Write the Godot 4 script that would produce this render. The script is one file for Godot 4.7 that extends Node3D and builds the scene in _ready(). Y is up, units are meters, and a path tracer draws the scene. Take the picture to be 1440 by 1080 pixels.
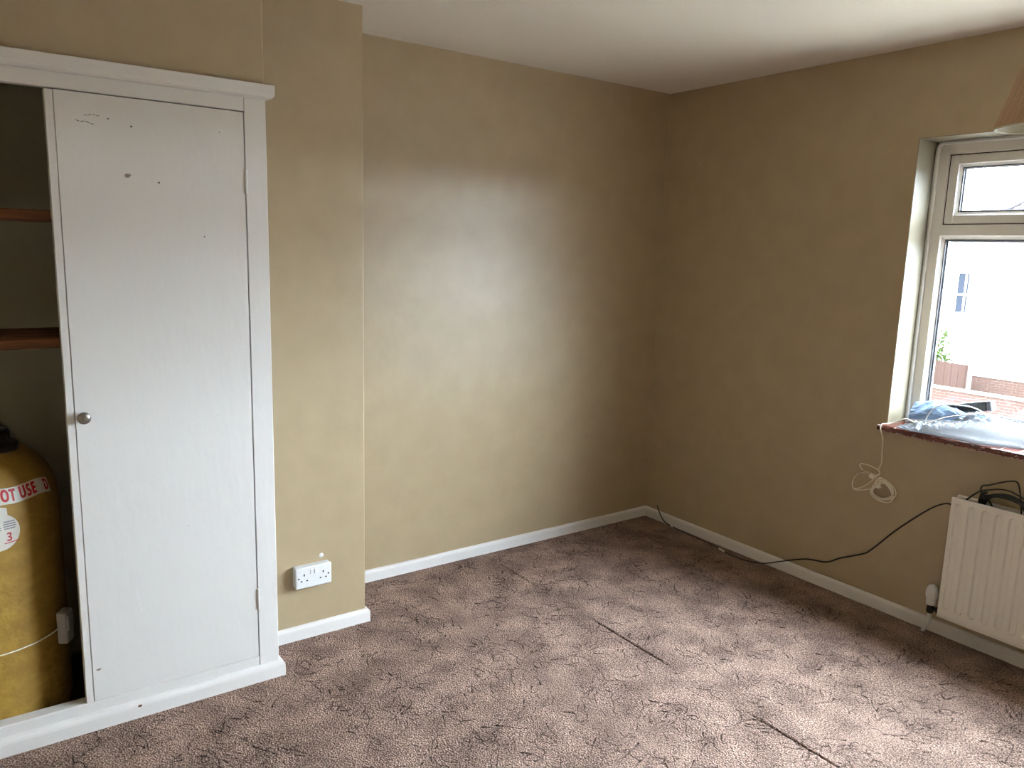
extends Node3D

# ------------------------------------------------------------------ measures
const H := 2.4
const WIN_Z0 := 1.405
const WIN_Z1 := 3.30
const WIN_Y0 := 0.835
const WIN_Y1 := 2.037
const ROOM_X := -3.78
const ROOM_Z := 4.25
const CHIM_X := -1.977
const CHIM_Z := 0.35
const CUP_X := -2.414
const CUP_Z := 0.562
const OPEN_X0 := -3.572
const OPEN_X1 := -2.483

var M := {}
var rng := RandomNumberGenerator.new()

func _ready() -> void:
	# camera, sky, exposure
	var cam := Camera3D.new()
	cam.name = "camera"
	cam.fov = rad_to_deg(2.0 * atan(540.0 / 1096.08))
	cam.near = 0.05
	cam.far = 300.0
	cam.transform = Transform3D(Basis(Vector3.UP, -0.6233) * Basis(Vector3.RIGHT, -0.1719) * Basis(Vector3.BACK, 0.0289), Vector3(-3.2727, 1.5441, 3.1493))
	add_child(cam)
	cam.current = true
	var sky_m := ProceduralSkyMaterial.new()   # bright overcast
	sky_m.sky_top_color = Color(0.88, 0.94, 1.0)
	sky_m.sky_horizon_color = Color(0.65, 0.70, 0.745)
	sky_m.sky_curve = 0.4
	sky_m.ground_horizon_color = Color(0.5, 0.5, 0.5)
	sky_m.ground_bottom_color = Color(0.35, 0.35, 0.34)
	sky_m.sun_angle_max = 1.0
	sky_m.sky_energy_multiplier = 8.1
	var sky := Sky.new()
	sky.sky_material = sky_m
	var env := Environment.new()
	env.background_mode = Environment.BG_SKY
	env.sky = sky
	env.tonemap_mode = Environment.TONE_MAPPER_LINEAR
	env.tonemap_exposure = 1.0
	env.ambient_light_source = Environment.AMBIENT_SOURCE_DISABLED
	env.sdfgi_enabled = true
	env.ssao_enabled = true
	env.ssil_enabled = true
	var we := WorldEnvironment.new()
	we.name = "world"
	we.environment = env
	add_child(we)

	make_materials()
	build_shell()
	build_carpet()
	build_window()
	build_cupboard()
	build_cylinder()
	build_radiator()
	build_pendant()
	build_socket()
	build_sill_things()
	build_cables()
	build_outside()

# ------------------------------------------------------------------ mesh helpers
func mb() -> SurfaceTool:
	var st := SurfaceTool.new()
	st.begin(Mesh.PRIMITIVE_TRIANGLES)
	return st

func face(st: SurfaceTool, pts: Array, n: Vector3) -> void:
	for i in range(1, pts.size() - 1):
		var a: Vector3 = pts[0]
		var b: Vector3 = pts[i]
		var c: Vector3 = pts[i + 1]
		if (b - a).cross(c - a).dot(n) > 0.0:
			var t := b
			b = c
			c = t
		for v in [a, b, c]:
			st.set_normal(n)
			st.add_vertex(v)

func quad_uv(st: SurfaceTool, pts: Array, uvs: Array, n: Vector3) -> void:
	var order := [0, 1, 2, 0, 2, 3]
	if (pts[1] - pts[0]).cross(pts[2] - pts[0]).dot(n) > 0.0:
		order = [0, 2, 1, 0, 3, 2]
	for i in order:
		st.set_normal(n)
		st.set_uv(uvs[i])
		st.add_vertex(pts[i])

func box(st: SurfaceTool, c: Vector3, s: Vector3, b := 0.0, turn := Basis.IDENTITY) -> void:
	# chamfered box round centre c
	var h := s * 0.5
	b = minf(b, minf(h.x, minf(h.y, h.z)) * 0.9)
	var ax := [Vector3.RIGHT, Vector3.UP, Vector3.BACK]
	for k in 3:
		for sg in [-1.0, 1.0]:
			var n: Vector3 = ax[k] * sg
			var u: Vector3 = ax[(k + 1) % 3]
			var w: Vector3 = ax[(k + 2) % 3]
			var hu: float = h[(k + 1) % 3] - b
			var hw: float = h[(k + 2) % 3] - b
			var o: Vector3 = n * h[k]
			var p := []
			for q in [[-1, -1], [1, -1], [1, 1], [-1, 1]]:
				p.append(c + turn * (o + u * hu * q[0] + w * hw * q[1]))
			face(st, p, turn * n)
	if b <= 0.0:
		return
	for k in 3:
		var k1 := (k + 1) % 3
		var k2 := (k + 2) % 3
		for s1 in [-1.0, 1.0]:
			for s2 in [-1.0, 1.0]:
				var p := []
				for q in [[-1, 0], [1, 0], [1, 1], [-1, 1]]:
					var v := Vector3.ZERO
					v[k] = (h[k] - b) * q[0]
					v[k1] = s1 * (h[k1] - (b if q[1] == 1 else 0.0))
					v[k2] = s2 * (h[k2] - (0.0 if q[1] == 1 else b))
					p.append(c + turn * v)
				var n := Vector3.ZERO
				n[k1] = s1
				n[k2] = s2
				face(st, p, turn * n.normalized())
	for sx in [-1.0, 1.0]:
		for sy in [-1.0, 1.0]:
			for sz in [-1.0, 1.0]:
				var g := Vector3(sx, sy, sz)
				face(st, [c + turn * (g * Vector3(h.x, h.y - b, h.z - b)), c + turn * (g * Vector3(h.x - b, h.y, h.z - b)), c + turn * (g * Vector3(h.x - b, h.y - b, h.z))], turn * g.normalized())

func span(st: SurfaceTool, a: Vector3, b: Vector3, bev := 0.0) -> void:
	box(st, (a + b) * 0.5, (b - a).abs(), bev)

func smooth_path(pts: Array, per := 6) -> Array:
	var out := []
	for i in pts.size() - 1:
		var p0: Vector3 = pts[maxi(i - 1, 0)]
		var p1: Vector3 = pts[i]
		var p2: Vector3 = pts[i + 1]
		var p3: Vector3 = pts[mini(i + 2, pts.size() - 1)]
		for k in per:
			out.append(p1.cubic_interpolate(p2, p0, p3, float(k) / per))
	out.append(pts[pts.size() - 1])
	return out

func tube(st: SurfaceTool, path: Array, r: float, sides := 8, radii := []) -> void:
	var n := path.size()
	var t: Vector3 = (path[1] - path[0]).normalized()
	var u := t.cross(Vector3.UP if absf(t.y) < 0.9 else Vector3.RIGHT).normalized()
	var rings := []
	for i in n:
		var tt: Vector3 = (path[mini(i + 1, n - 1)] - path[maxi(i - 1, 0)]).normalized()
		u = (u - tt * u.dot(tt)).normalized()
		var w := tt.cross(u)
		var ring := []
		for k in sides:
			var a := TAU * k / sides
			ring.append(u * cos(a) + w * sin(a))
		rings.append(ring)
	for i in n - 1:
		for k in sides:
			var k2 := (k + 1) % sides
			var r0: float = radii[i] if radii.size() else r
			var r1: float = radii[i + 1] if radii.size() else r
			var vs := [[path[i] + rings[i][k] * r0, rings[i][k]], [path[i] + rings[i][k2] * r0, rings[i][k2]], [path[i + 1] + rings[i + 1][k2] * r1, rings[i + 1][k2]], [path[i + 1] + rings[i + 1][k] * r1, rings[i + 1][k]]]
			smooth_quad(st, vs)
	for e in [0, n - 1]:
		var rr: float = radii[e] if radii.size() else r
		var cap := []
		for k in sides:
			cap.append(path[e] + rings[e][k] * rr)
		face(st, cap, ((path[1] - path[0]) * -1.0 if e == 0 else path[n - 1] - path[n - 2]).normalized())

func smooth_quad(st: SurfaceTool, vs: Array) -> void:
	var order := [0, 1, 2, 0, 2, 3]
	var g: Vector3 = (vs[1][0] - vs[0][0]).cross(vs[2][0] - vs[0][0])
	if g.length_squared() < 1e-18:
		g = (vs[2][0] - vs[0][0]).cross(vs[3][0] - vs[0][0])
	if g.dot(vs[0][1] + vs[2][1]) > 0.0:
		order = [0, 2, 1, 0, 3, 2]
	for i in order:
		st.set_normal(vs[i][1])
		st.add_vertex(vs[i][0])

func lathe(st: SurfaceTool, prof: Array, segs: int, xf := Transform3D.IDENTITY, sharp := false) -> void:
	# prof: Vector2(radius, height), bottom to top outside
	var norms := []
	for i in prof.size():
		var d: Vector2 = prof[mini(i + 1, prof.size() - 1)] - prof[maxi(i - 1, 0)]
		norms.append(Vector2(d.y, -d.x).normalized())
	for i in prof.size() - 1:
		var n0: Vector2 = norms[i]
		var n1: Vector2 = norms[i + 1]
		if sharp:
			var d2: Vector2 = prof[i + 1] - prof[i]
			n0 = Vector2(d2.y, -d2.x).normalized()
			n1 = n0
		for k in segs:
			var a0 := TAU * k / segs
			var a1 := TAU * (k + 1) / segs
			var vs := []
			for q in [[a0, i, n0], [a1, i, n0], [a1, i + 1, n1], [a0, i + 1, n1]]:
				var dir := Vector3(sin(q[0]), 0, cos(q[0]))
				vs.append([xf * (dir * prof[q[1]].x + Vector3.UP * prof[q[1]].y), xf.basis * (dir * q[2].x + Vector3.UP * q[2].y)])
			smooth_quad(st, vs)

func prism(st: SurfaceTool, poly: Array, y0: float, y1: float) -> void:
	# poly: Vector2(x, z) outline, any winding
	var area := 0.0
	for i in poly.size():
		area += poly[i].cross(poly[(i + 1) % poly.size()])
	for i in poly.size():
		var a: Vector2 = poly[i]
		var b: Vector2 = poly[(i + 1) % poly.size()]
		var d := (b - a).normalized()
		var n := Vector3(d.y, 0, -d.x) * (1.0 if area > 0 else -1.0)
		face(st, [Vector3(a.x, y0, a.y), Vector3(b.x, y0, b.y), Vector3(b.x, y1, b.y), Vector3(a.x, y1, a.y)], n)
	var tri := Geometry2D.triangulate_polygon(PackedVector2Array(poly))
	for y in [y0, y1]:
		for i in range(0, tri.size(), 3):
			var t := []
			for k in 3:
				t.append(Vector3(poly[tri[i + k]].x, y, poly[tri[i + k]].y))
			face(st, t, Vector3.UP if y == y1 else Vector3.DOWN)

func sweep(st: SurfaceTool, prof: Array, path: Array, normals: Array) -> void:
	# prof: Vector2(out, y) drawn along plan path (x, z); normals: outward plan normal of each leg, mitred at the corners
	var offs := []
	for i in path.size():
		if i == 0:
			offs.append(normals[0])
		elif i == path.size() - 1:
			offs.append(normals[i - 1])
		else:
			var a: Vector2 = normals[i - 1]
			var b: Vector2 = normals[i]
			offs.append((a + b) / (1.0 + a.dot(b)))
	for i in path.size() - 1:
		var nn: Vector2 = normals[i]
		for k in prof.size() - 1:
			var p0: Vector2 = prof[k]
			var p1: Vector2 = prof[k + 1]
			var d := p1 - p0
			var n2 := Vector2(d.y, -d.x).normalized()
			var n := Vector3(nn.x * n2.x, n2.y, nn.y * n2.x)
			var pts := []
			for q in [[i, p0], [i + 1, p0], [i + 1, p1], [i, p1]]:
				var pl: Vector2 = path[q[0]] + offs[q[0]] * q[1].x
				pts.append(Vector3(pl.x, q[1].y, pl.y))
			face(st, pts, n)
	for e in [0, path.size() - 1]:
		var cap := []
		for k in prof.size():
			var pl: Vector2 = path[e] + offs[e] * prof[k].x
			cap.append(Vector3(pl.x, prof[k].y, pl.y))
		var dd: Vector2 = (path[0] - path[1]) if e == 0 else (path[e] - path[e - 1])
		face(st, cap, Vector3(dd.x, 0, dd.y).normalized())

func arc(c: Vector2, r: float, a0: float, a1: float, n := 4) -> Array:
	var o := []
	for i in n + 1:
		var a := deg_to_rad(lerpf(a0, a1, float(i) / n))
		o.append(c + Vector2(cos(a), sin(a)) * r)
	return o

func obj(called: String, st: SurfaceTool, m: Material, parent: Node = self) -> MeshInstance3D:
	var o := MeshInstance3D.new()
	o.name = numbered(called, parent)
	o.mesh = st.commit()
	o.material_override = m
	o.cast_shadow = GeometryInstance3D.SHADOW_CASTING_SETTING_ON
	parent.add_child(o, true)
	if parent != self and parent.get_parent() == self and parent is Node3D and not parent is MeshInstance3D:
		o.position = -parent.position   # shapes are written in room coordinates
	return o

func numbered(called: String, parent: Node) -> String:
	var n := called
	var k := 0
	while parent.has_node(NodePath(n)):
		k += 1
		n = "%s_%03d" % [called, k]
	return n

func tag(o: Node, label: String, category: String, group := "", kind := "") -> Node:
	o.set_meta("label", label)
	o.set_meta("category", category)
	if group:
		o.set_meta("group", group)
	if kind:
		o.set_meta("kind", kind)
	return o

func thing(called: String, label: String, category: String, at := Vector3.ZERO, kind := "") -> Node3D:
	var o := Node3D.new()
	o.name = numbered(called, self)
	add_child(o, true)
	o.position = at
	tag(o, label, category, "", kind)
	return o

func v3(s: String) -> Array:
	var out := []
	for p in s.split("|"):
		var c := p.strip_edges().split_floats(",")
		out.append(Vector3(c[0], c[1], c[2]))
	return out

# ------------------------------------------------------------------ materials
func mat(c: Color, rough: float, metal := 0.0) -> StandardMaterial3D:
	var m := StandardMaterial3D.new()
	m.albedo_color = c
	m.roughness = rough
	m.metallic = metal
	return m

func noise_image(size: int, freq: float, octaves: int, sd: int, kind := FastNoiseLite.TYPE_SIMPLEX_SMOOTH) -> Image:
	var n := FastNoiseLite.new()
	n.seed = sd
	n.noise_type = kind
	n.frequency = freq
	n.fractal_type = FastNoiseLite.FRACTAL_FBM if octaves > 1 else FastNoiseLite.FRACTAL_NONE
	n.fractal_octaves = octaves
	return n.get_seamless_image(size, size)

func tex(im: Image) -> ImageTexture:
	im.generate_mipmaps()
	return ImageTexture.create_from_image(im)

func bump_of(im: Image, amount: float) -> ImageTexture:
	var b: Image = im.duplicate()
	b.convert(Image.FORMAT_RGBA8)
	b.bump_map_to_normal_map(amount)
	return tex(b)

func blend_row(im: Image, lo: Color, hi: Color) -> Image:
	# grey noise to a ramp between two colours
	var src := im.get_data()
	var out := PackedByteArray()
	out.resize(src.size() * 3)
	for i in src.size():
		var t := src[i] / 255.0
		out[i * 3] = int(lerpf(lo.r, hi.r, t) * 255.0)
		out[i * 3 + 1] = int(lerpf(lo.g, hi.g, t) * 255.0)
		out[i * 3 + 2] = int(lerpf(lo.b, hi.b, t) * 255.0)
	return Image.create_from_data(im.get_width(), im.get_height(), false, Image.FORMAT_RGB8, out)

func wood_image(base: Color, dark: Color, w: int, h: int, sd: int) -> Image:
	var n := FastNoiseLite.new()
	n.seed = sd
	n.frequency = 0.012
	n.fractal_octaves = 3
	var im := Image.create(w, h, false, Image.FORMAT_RGB8)
	for y in h:
		for x in w:
			var g := n.get_noise_2d(x * 0.35, y * 6.0)
			var ring := 0.5 + 0.5 * sin(y * 0.22 + 16.0 * n.get_noise_2d(x * 0.25, y * 0.9))
			im.set_pixel(x, y, base.lerp(dark, clampf(0.35 * ring + 0.55 * g + 0.25, 0, 1)))
	return im

func make_materials() -> void:
	var stipple := noise_image(512, 0.09, 3, 11)
	var waves := noise_image(256, 0.018, 3, 12)
	var wave_n := bump_of(waves, 5.0)
	var stip_n := bump_of(stipple, 1.6)
	# beige satin emulsion: roller stipple over slightly uneven plaster
	var w := mat(Color(0.70, 0.628, 0.503), 0.36)
	w.uv1_triplanar = true
	w.uv1_world_triplanar = true
	w.uv1_scale = Vector3.ONE * 1.1
	w.uv2_triplanar = true
	w.uv2_world_triplanar = true
	w.uv2_scale = Vector3.ONE * 6.0
	w.normal_enabled = true
	w.normal_texture = wave_n
	w.normal_scale = 0.07
	w.albedo_texture = tex(blend_row(noise_image(256, 0.02, 4, 15), Color(0.965, 0.96, 0.955), Color(1, 1, 1)))
	w.detail_enabled = true
	w.detail_uv_layer = BaseMaterial3D.DETAIL_UV_2
	w.detail_normal = bump_of(stipple, 0.5)
	w.detail_albedo = tex(blend_row(stipple, Color(0.97, 0.97, 0.97), Color(1, 1, 1)))
	w.detail_blend_mode = BaseMaterial3D.BLEND_MODE_MUL
	M.wall = w
	var c := mat(Color(0.93, 0.905, 0.855), 0.85)
	c.uv1_triplanar = true
	c.uv1_world_triplanar = true
	c.uv1_scale = Vector3.ONE * 2.0
	c.normal_enabled = true
	c.normal_texture = stip_n
	c.normal_scale = 0.3
	M.ceiling = c
	# brushed white gloss, faintly yellowed
	var g := mat(Color(0.885, 0.868, 0.845), 0.34)
	g.uv1_triplanar = true
	g.uv1_world_triplanar = true
	g.uv1_scale = Vector3(5.0, 1.2, 5.0)
	g.normal_enabled = true
	g.normal_texture = bump_of(noise_image(256, 0.03, 4, 21), 2.0)
	g.normal_scale = 0.10
	M.gloss = g
	M.skirting = g
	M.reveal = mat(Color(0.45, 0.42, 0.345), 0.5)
	M.upvc = mat(Color(0.95, 0.94, 0.92), 0.3)
	M.bead = mat(Color(0.92, 0.92, 0.9), 0.45)
	M.gasket = mat(Color(0.04, 0.04, 0.045), 0.6)
	M.spacer = mat(Color(0.55, 0.55, 0.58), 0.4, 0.6)
	var gl := mat(Color(0.2, 0.22, 0.21, 0.05), 0.02)
	gl.transparency = BaseMaterial3D.TRANSPARENCY_ALPHA
	gl.metallic_specular = 0.5
	M.glass = gl
	M.radiator = mat(Color(0.96, 0.94, 0.90), 0.42)
	M.plastic = mat(Color(0.9, 0.9, 0.89), 0.32)
	M.plastic_grey = mat(Color(0.72, 0.72, 0.72), 0.45)
	M.black = mat(Color(0.018, 0.017, 0.018), 0.42)
	M.brass = mat(Color(0.12, 0.1, 0.09), 0.45, 0.6)
	M.chrome = mat(Color(0.66, 0.66, 0.63), 0.28, 1.0)
	M.cable = mat(Color(0.95, 0.92, 0.84), 0.4)
	M.cable_white = mat(Color(0.93, 0.93, 0.92), 0.4)
	M.dark_gap = mat(Color(0.06, 0.05, 0.045), 0.9)
	M.screed = mat(Color(0.2, 0.17, 0.15), 0.95)
	var foam := mat(Color(0.66, 0.53, 0.22), 0.62)
	foam.uv1_triplanar = true
	foam.uv1_scale = Vector3.ONE * 3.0
	foam.albedo_texture = tex(blend_row(noise_image(256, 0.02, 5, 31), Color(0.84, 0.8, 0.72), Color(1, 1, 1)))
	foam.normal_enabled = true
	foam.normal_texture = bump_of(noise_image(256, 0.05, 4, 32), 3.0)
	foam.normal_scale = 0.5
	M.foam = foam
	M.tape = mat(Color(0.86, 0.84, 0.8), 0.35)
	M.red = mat(Color(0.72, 0.05, 0.09), 0.45)
	M.print_grey = mat(Color(0.55, 0.55, 0.56), 0.5)
	var wd := mat(Color.WHITE, 0.6)
	wd.albedo_texture = tex(wood_image(Color(0.50, 0.31, 0.16), Color(0.30, 0.16, 0.07), 512, 64, 41))
	wd.uv1_triplanar = true
	wd.uv1_scale = Vector3(1.1, 9.0, 9.0)
	M.wood = wd
	var lamp := mat(Color(0.92, 0.77, 0.61), 0.85)
	lamp.backlight_enabled = true
	lamp.backlight = Color(0.55, 0.42, 0.30)
	lamp.uv1_triplanar = true
	lamp.uv1_scale = Vector3(10, 10, 10)
	lamp.albedo_texture = tex(weave_image())
	M.shade = lamp
	M.shade_lining = mat(Color(0.86, 0.84, 0.76), 0.7)
	var bag := mat(Color(0.52, 0.54, 0.56, 0.74), 0.22)
	bag.transparency = BaseMaterial3D.TRANSPARENCY_ALPHA
	bag.backlight_enabled = true
	bag.backlight = Color(0.5, 0.5, 0.5)
	M.bag = bag
	var blue := mat(Color(0.58, 0.67, 0.78, 0.9), 0.3)
	blue.transparency = BaseMaterial3D.TRANSPARENCY_ALPHA
	blue.backlight_enabled = true
	blue.backlight = Color(0.3, 0.38, 0.48)
	M.blue = blue
	# outdoors
	M.render = mat(Color(0.9, 0.9, 0.88), 0.9)
	M.roof_tile = mat(Color(0.17, 0.16, 0.16), 0.9)
	M.brick = mat(Color(0.18, 0.13, 0.11), 0.9)
	M.mortar = mat(Color(0.26, 0.245, 0.23), 0.95)
	M.fence = mat(Color(0.155, 0.115, 0.10), 0.9)
	M.concrete = mat(Color(0.42, 0.41, 0.39), 0.9)
	M.leaf = mat(Color(0.11, 0.16, 0.065), 0.8)
	M.bark = mat(Color(0.2, 0.15, 0.1), 0.9)
	M.grass = mat(Color(0.13, 0.16, 0.08), 0.95)
	M.paving = mat(Color(0.42, 0.40, 0.37), 0.95)
	M.pane_dark = mat(Color(0.10, 0.11, 0.13), 0.5)
	M.tarmac = mat(Color(0.36, 0.355, 0.35), 0.95)
	M.curtain = mat(Color(0.62, 0.63, 0.66), 0.9)
	for k in ["roof_tile", "brick", "mortar", "fence", "leaf", "bark", "grass", "pane_dark", "tarmac", "paving"]:
		M[k].metallic_specular = 0.05   # weathered and matt

func weave_image() -> Image:
	var im := Image.create(128, 128, false, Image.FORMAT_RGB8)
	rng.seed = 5
	var cols := []
	for i in 128:
		cols.append(rng.randf_range(0.82, 1.0))
	for y in 128:
		for x in 128:
			var v: float = cols[x] * (0.94 + 0.06 * sin(y * 1.6))
			im.set_pixel(x, y, Color(v, v, v))
	return im

# ------------------------------------------------------------------ carpet texture
const CN := 2048
const CSIZE := 3.6   # metres covered by one repeat

func carpet_maps() -> Array:
	# returns [albedo, height]; furrows of the carved scrolls are pressed into a tuft field
	var tuft := noise_image(CN, 0.21, 2, 51, FastNoiseLite.TYPE_SIMPLEX).get_data()
	var patch := noise_image(512, 0.034, 5, 52)
	patch.resize(CN, CN, Image.INTERPOLATE_CUBIC)
	var pt := patch.get_data()
	var fur := PackedFloat32Array()
	fur.resize(CN * CN)
	rng.seed = 53
	var px := CN / CSIZE
	var step := 0.165
	var cells := int(CSIZE / step)
	for cy in cells:
		for cx in cells:
			var c := Vector2((cx + 0.5 + rng.randf_range(-0.35, 0.35)) * step, (cy + 0.5 + rng.randf_range(-0.35, 0.35)) * step)
			var kind: int = [0, 1, 1, 2, 2, 2][rng.randi() % 6]
			var base_a := rng.randf() * TAU
			var n_arc := 11 + rng.randi() % 9
			for k in n_arc:
				var p := c + Vector2.from_angle(rng.randf() * TAU) * rng.randf_range(0.0, 0.11)
				var a := base_a + (rng.randf_range(-0.5, 0.5) if kind != 1 else rng.randf() * TAU)
				if kind == 0:
					a = base_a + k * 0.45
					p = c + Vector2.from_angle(base_a + k * 0.45) * rng.randf_range(0.012, 0.05)
				var curv := rng.randf_range(-34.0, 34.0)
				var length := rng.randf_range(0.025, 0.11)
				var wd := rng.randf_range(0.0014, 0.0034)
				var deep := rng.randf_range(0.18, 0.95)
				var s := 0.0
				while s < length:
					var t := s / length
					stamp(fur, p * px, maxf(1.05, wd * px * (1.15 - t)), deep * (1.0 - 0.5 * t) * (0.78 + 0.22 * sin(s * 110.0 + k)))
					a += curv * 0.0018 + rng.randf_range(-0.11, 0.11)
					p += Vector2.from_angle(a) * 0.0018
					s += 0.0018
	# short stray creases in the pile
	for k in 5200:
		var p := Vector2(rng.randf(), rng.randf()) * CSIZE
		var a := rng.randf() * TAU
		var curv := rng.randf_range(-50, 50)
		for s in 9:
			stamp(fur, p * px, 0.0014 * px, rng.randf_range(0.2, 0.5))
			a += curv * 0.0018
			p += Vector2.from_angle(a) * 0.0018
	var alb := PackedByteArray()
	alb.resize(CN * CN * 3)
	var hgt := PackedByteArray()
	hgt.resize(CN * CN)
	for i in CN * CN:
		var tf := tuft[i] / 255.0
		var f := minf(fur[i], 1.0)
		var p := pt[i] / 255.0
		var h := clampf(0.30 + 0.7 * tf - 0.75 * f, 0.0, 1.0)
		hgt[i] = int(h * 255.0)
		var v := (0.40 + 0.64 * tf) * (0.80 + 0.40 * p) * (1.0 - 0.80 * f)
		alb[i * 3] = int(clampf(v * 240.0, 0, 255))
		alb[i * 3 + 1] = int(clampf(v * 205.0, 0, 255))
		alb[i * 3 + 2] = int(clampf(v * 187.0, 0, 255))
	return [Image.create_from_data(CN, CN, false, Image.FORMAT_RGB8, alb), Image.create_from_data(CN, CN, false, Image.FORMAT_L8, hgt)]

func stamp(buf: PackedFloat32Array, c: Vector2, r: float, v: float) -> void:
	var x0 := int(floor(c.x - r))
	var x1 := int(ceil(c.x + r))
	var y0 := int(floor(c.y - r))
	var y1 := int(ceil(c.y + r))
	for y in range(y0, y1 + 1):
		for x in range(x0, x1 + 1):
			var d := Vector2(x, y).distance_to(c)
			if d < r:
				var i := posmod(y, CN) * CN + posmod(x, CN)
				buf[i] = maxf(buf[i], v * (1.0 - d / r * 0.6))

func carpet_piece(called: String, xs: Array, zs: Array, low: Image, m: Material, parent: Node, seam_right: bool, mask: Callable) -> void:
	var wav := FastNoiseLite.new()
	wav.seed = 7
	wav.frequency = 3.0
	var nx := xs.size()
	var nz := zs.size()
	var vs := PackedVector3Array()
	var ns := PackedVector3Array()
	var uv := PackedVector2Array()
	var uv2 := PackedVector2Array()
	vs.resize(nx * nz)
	ns.resize(nx * nz)
	uv.resize(nx * nz)
	uv2.resize(nx * nz)
	var lw := low.get_width()
	var seam := nx - 1 if seam_right else 0
	for j in nz:
		for i in nx:
			var x: float = xs[i]
			var z: float = zs[j]
			var h := low.get_pixel(posmod(int(x / CSIZE * lw), lw), posmod(int(z / CSIZE * lw), lw)).r
			var y := (h - 0.55) * 0.008
			var d := absi(i - seam)
			if d == 0:
				var open := 0.0
				for q in [[0.05, 0.52], [0.80, 1.34], [1.60, 2.25], [2.6, 3.4]]:
					open = maxf(open, smoothstep(q[0], q[0] + 0.12, z) * (1.0 - smoothstep(q[1] - 0.12, q[1], z)))
				y = lerpf(y, -0.008, open)
				x += (-1.0 if seam_right else 1.0) * open * maxf(0.0, wav.get_noise_1d(z) * 0.003 + 0.0008)
			var k := j * nx + i
			vs[k] = Vector3(x, y, z)
			uv[k] = Vector2(x, z) / CSIZE
			uv2[k] = Vector2(x, z) / 0.45
	for j in nz:
		for i in nx:
			var du: Vector3 = vs[j * nx + mini(i + 1, nx - 1)] - vs[j * nx + maxi(i - 1, 0)]
			var dv: Vector3 = vs[mini(j + 1, nz - 1) * nx + i] - vs[maxi(j - 1, 0) * nx + i]
			ns[j * nx + i] = dv.cross(du).normalized()
	var idx := PackedInt32Array()
	for j in nz - 1:
		for i in nx - 1:
			if not mask.call((xs[i] + xs[i + 1]) * 0.5, (zs[j] + zs[j + 1]) * 0.5):
				continue
			var a := j * nx + i
			idx.append_array([a, a + 1, a + nx + 1, a, a + nx + 1, a + nx])
	var arr := []
	arr.resize(Mesh.ARRAY_MAX)
	arr[Mesh.ARRAY_VERTEX] = vs
	arr[Mesh.ARRAY_NORMAL] = ns
	arr[Mesh.ARRAY_TEX_UV] = uv
	arr[Mesh.ARRAY_TEX_UV2] = uv2
	arr[Mesh.ARRAY_INDEX] = idx
	var am := ArrayMesh.new()
	am.add_surface_from_arrays(Mesh.PRIMITIVE_TRIANGLES, arr)
	# tangents for the normal maps
	var st := SurfaceTool.new()
	st.create_from(am, 0)
	st.generate_tangents()
	obj(called, st, m, parent)

func spread(a: float, b: float, fine: float, from: float, to: float, coarse: float) -> Array:
	var o := []
	var x := a
	while x < b - 1e-4:
		o.append(x)
		x += fine if (x >= from and x < to) else coarse
	o.append(b)
	return o

func build_carpet() -> void:
	var maps := carpet_maps()
	var low: Image = maps[1].duplicate()
	low.resize(512, 512, Image.INTERPOLATE_TRILINEAR if false else Image.INTERPOLATE_LANCZOS)
	var m := mat(Color(1, 1, 1), 0.95)
	m.albedo_texture = tex(maps[0])
	m.normal_enabled = true
	m.normal_texture = bump_of(maps[1], 3.2)
	m.normal_scale = 1.0
	m.metallic_specular = 0.08
	m.detail_enabled = true
	m.detail_uv_layer = BaseMaterial3D.DETAIL_UV_2
	var fib := noise_image(512, 0.14, 3, 61, FastNoiseLite.TYPE_SIMPLEX)
	m.detail_albedo = tex(blend_row(fib, Color(0.55, 0.53, 0.51), Color(1, 1, 1)))
	m.detail_normal = bump_of(fib, 3.0)
	m.detail_blend_mode = BaseMaterial3D.BLEND_MODE_MUL
	var t := thing("carpet", "brown fitted carpet with a carved scroll pattern, covering the whole bedroom floor", "carpet")
	var zs := spread(0.0, ROOM_Z, 0.007, -1.0, 3.2, 0.12)
	var in_room := func(x: float, z: float) -> bool:
		return not (x < CHIM_X and z < CHIM_Z) and not (x < CUP_X and z < CUP_Z)
	carpet_piece("carpet_width", spread(ROOM_X, -1.1665, 0.007, -3.5, 0.0, 0.1), zs, low, m, t, true, in_room)
	carpet_piece("carpet_width", spread(-1.1655, 0.0, 0.007, -3.5, 0.0, 0.1), zs, low, m, t, false, in_room)

# ------------------------------------------------------------------ the room
func structure(called: String, st: SurfaceTool, m: Material, label: String, category: String) -> MeshInstance3D:
	var o := obj(called, st, m)
	tag(o, label, category, "", "structure")
	return o

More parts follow.
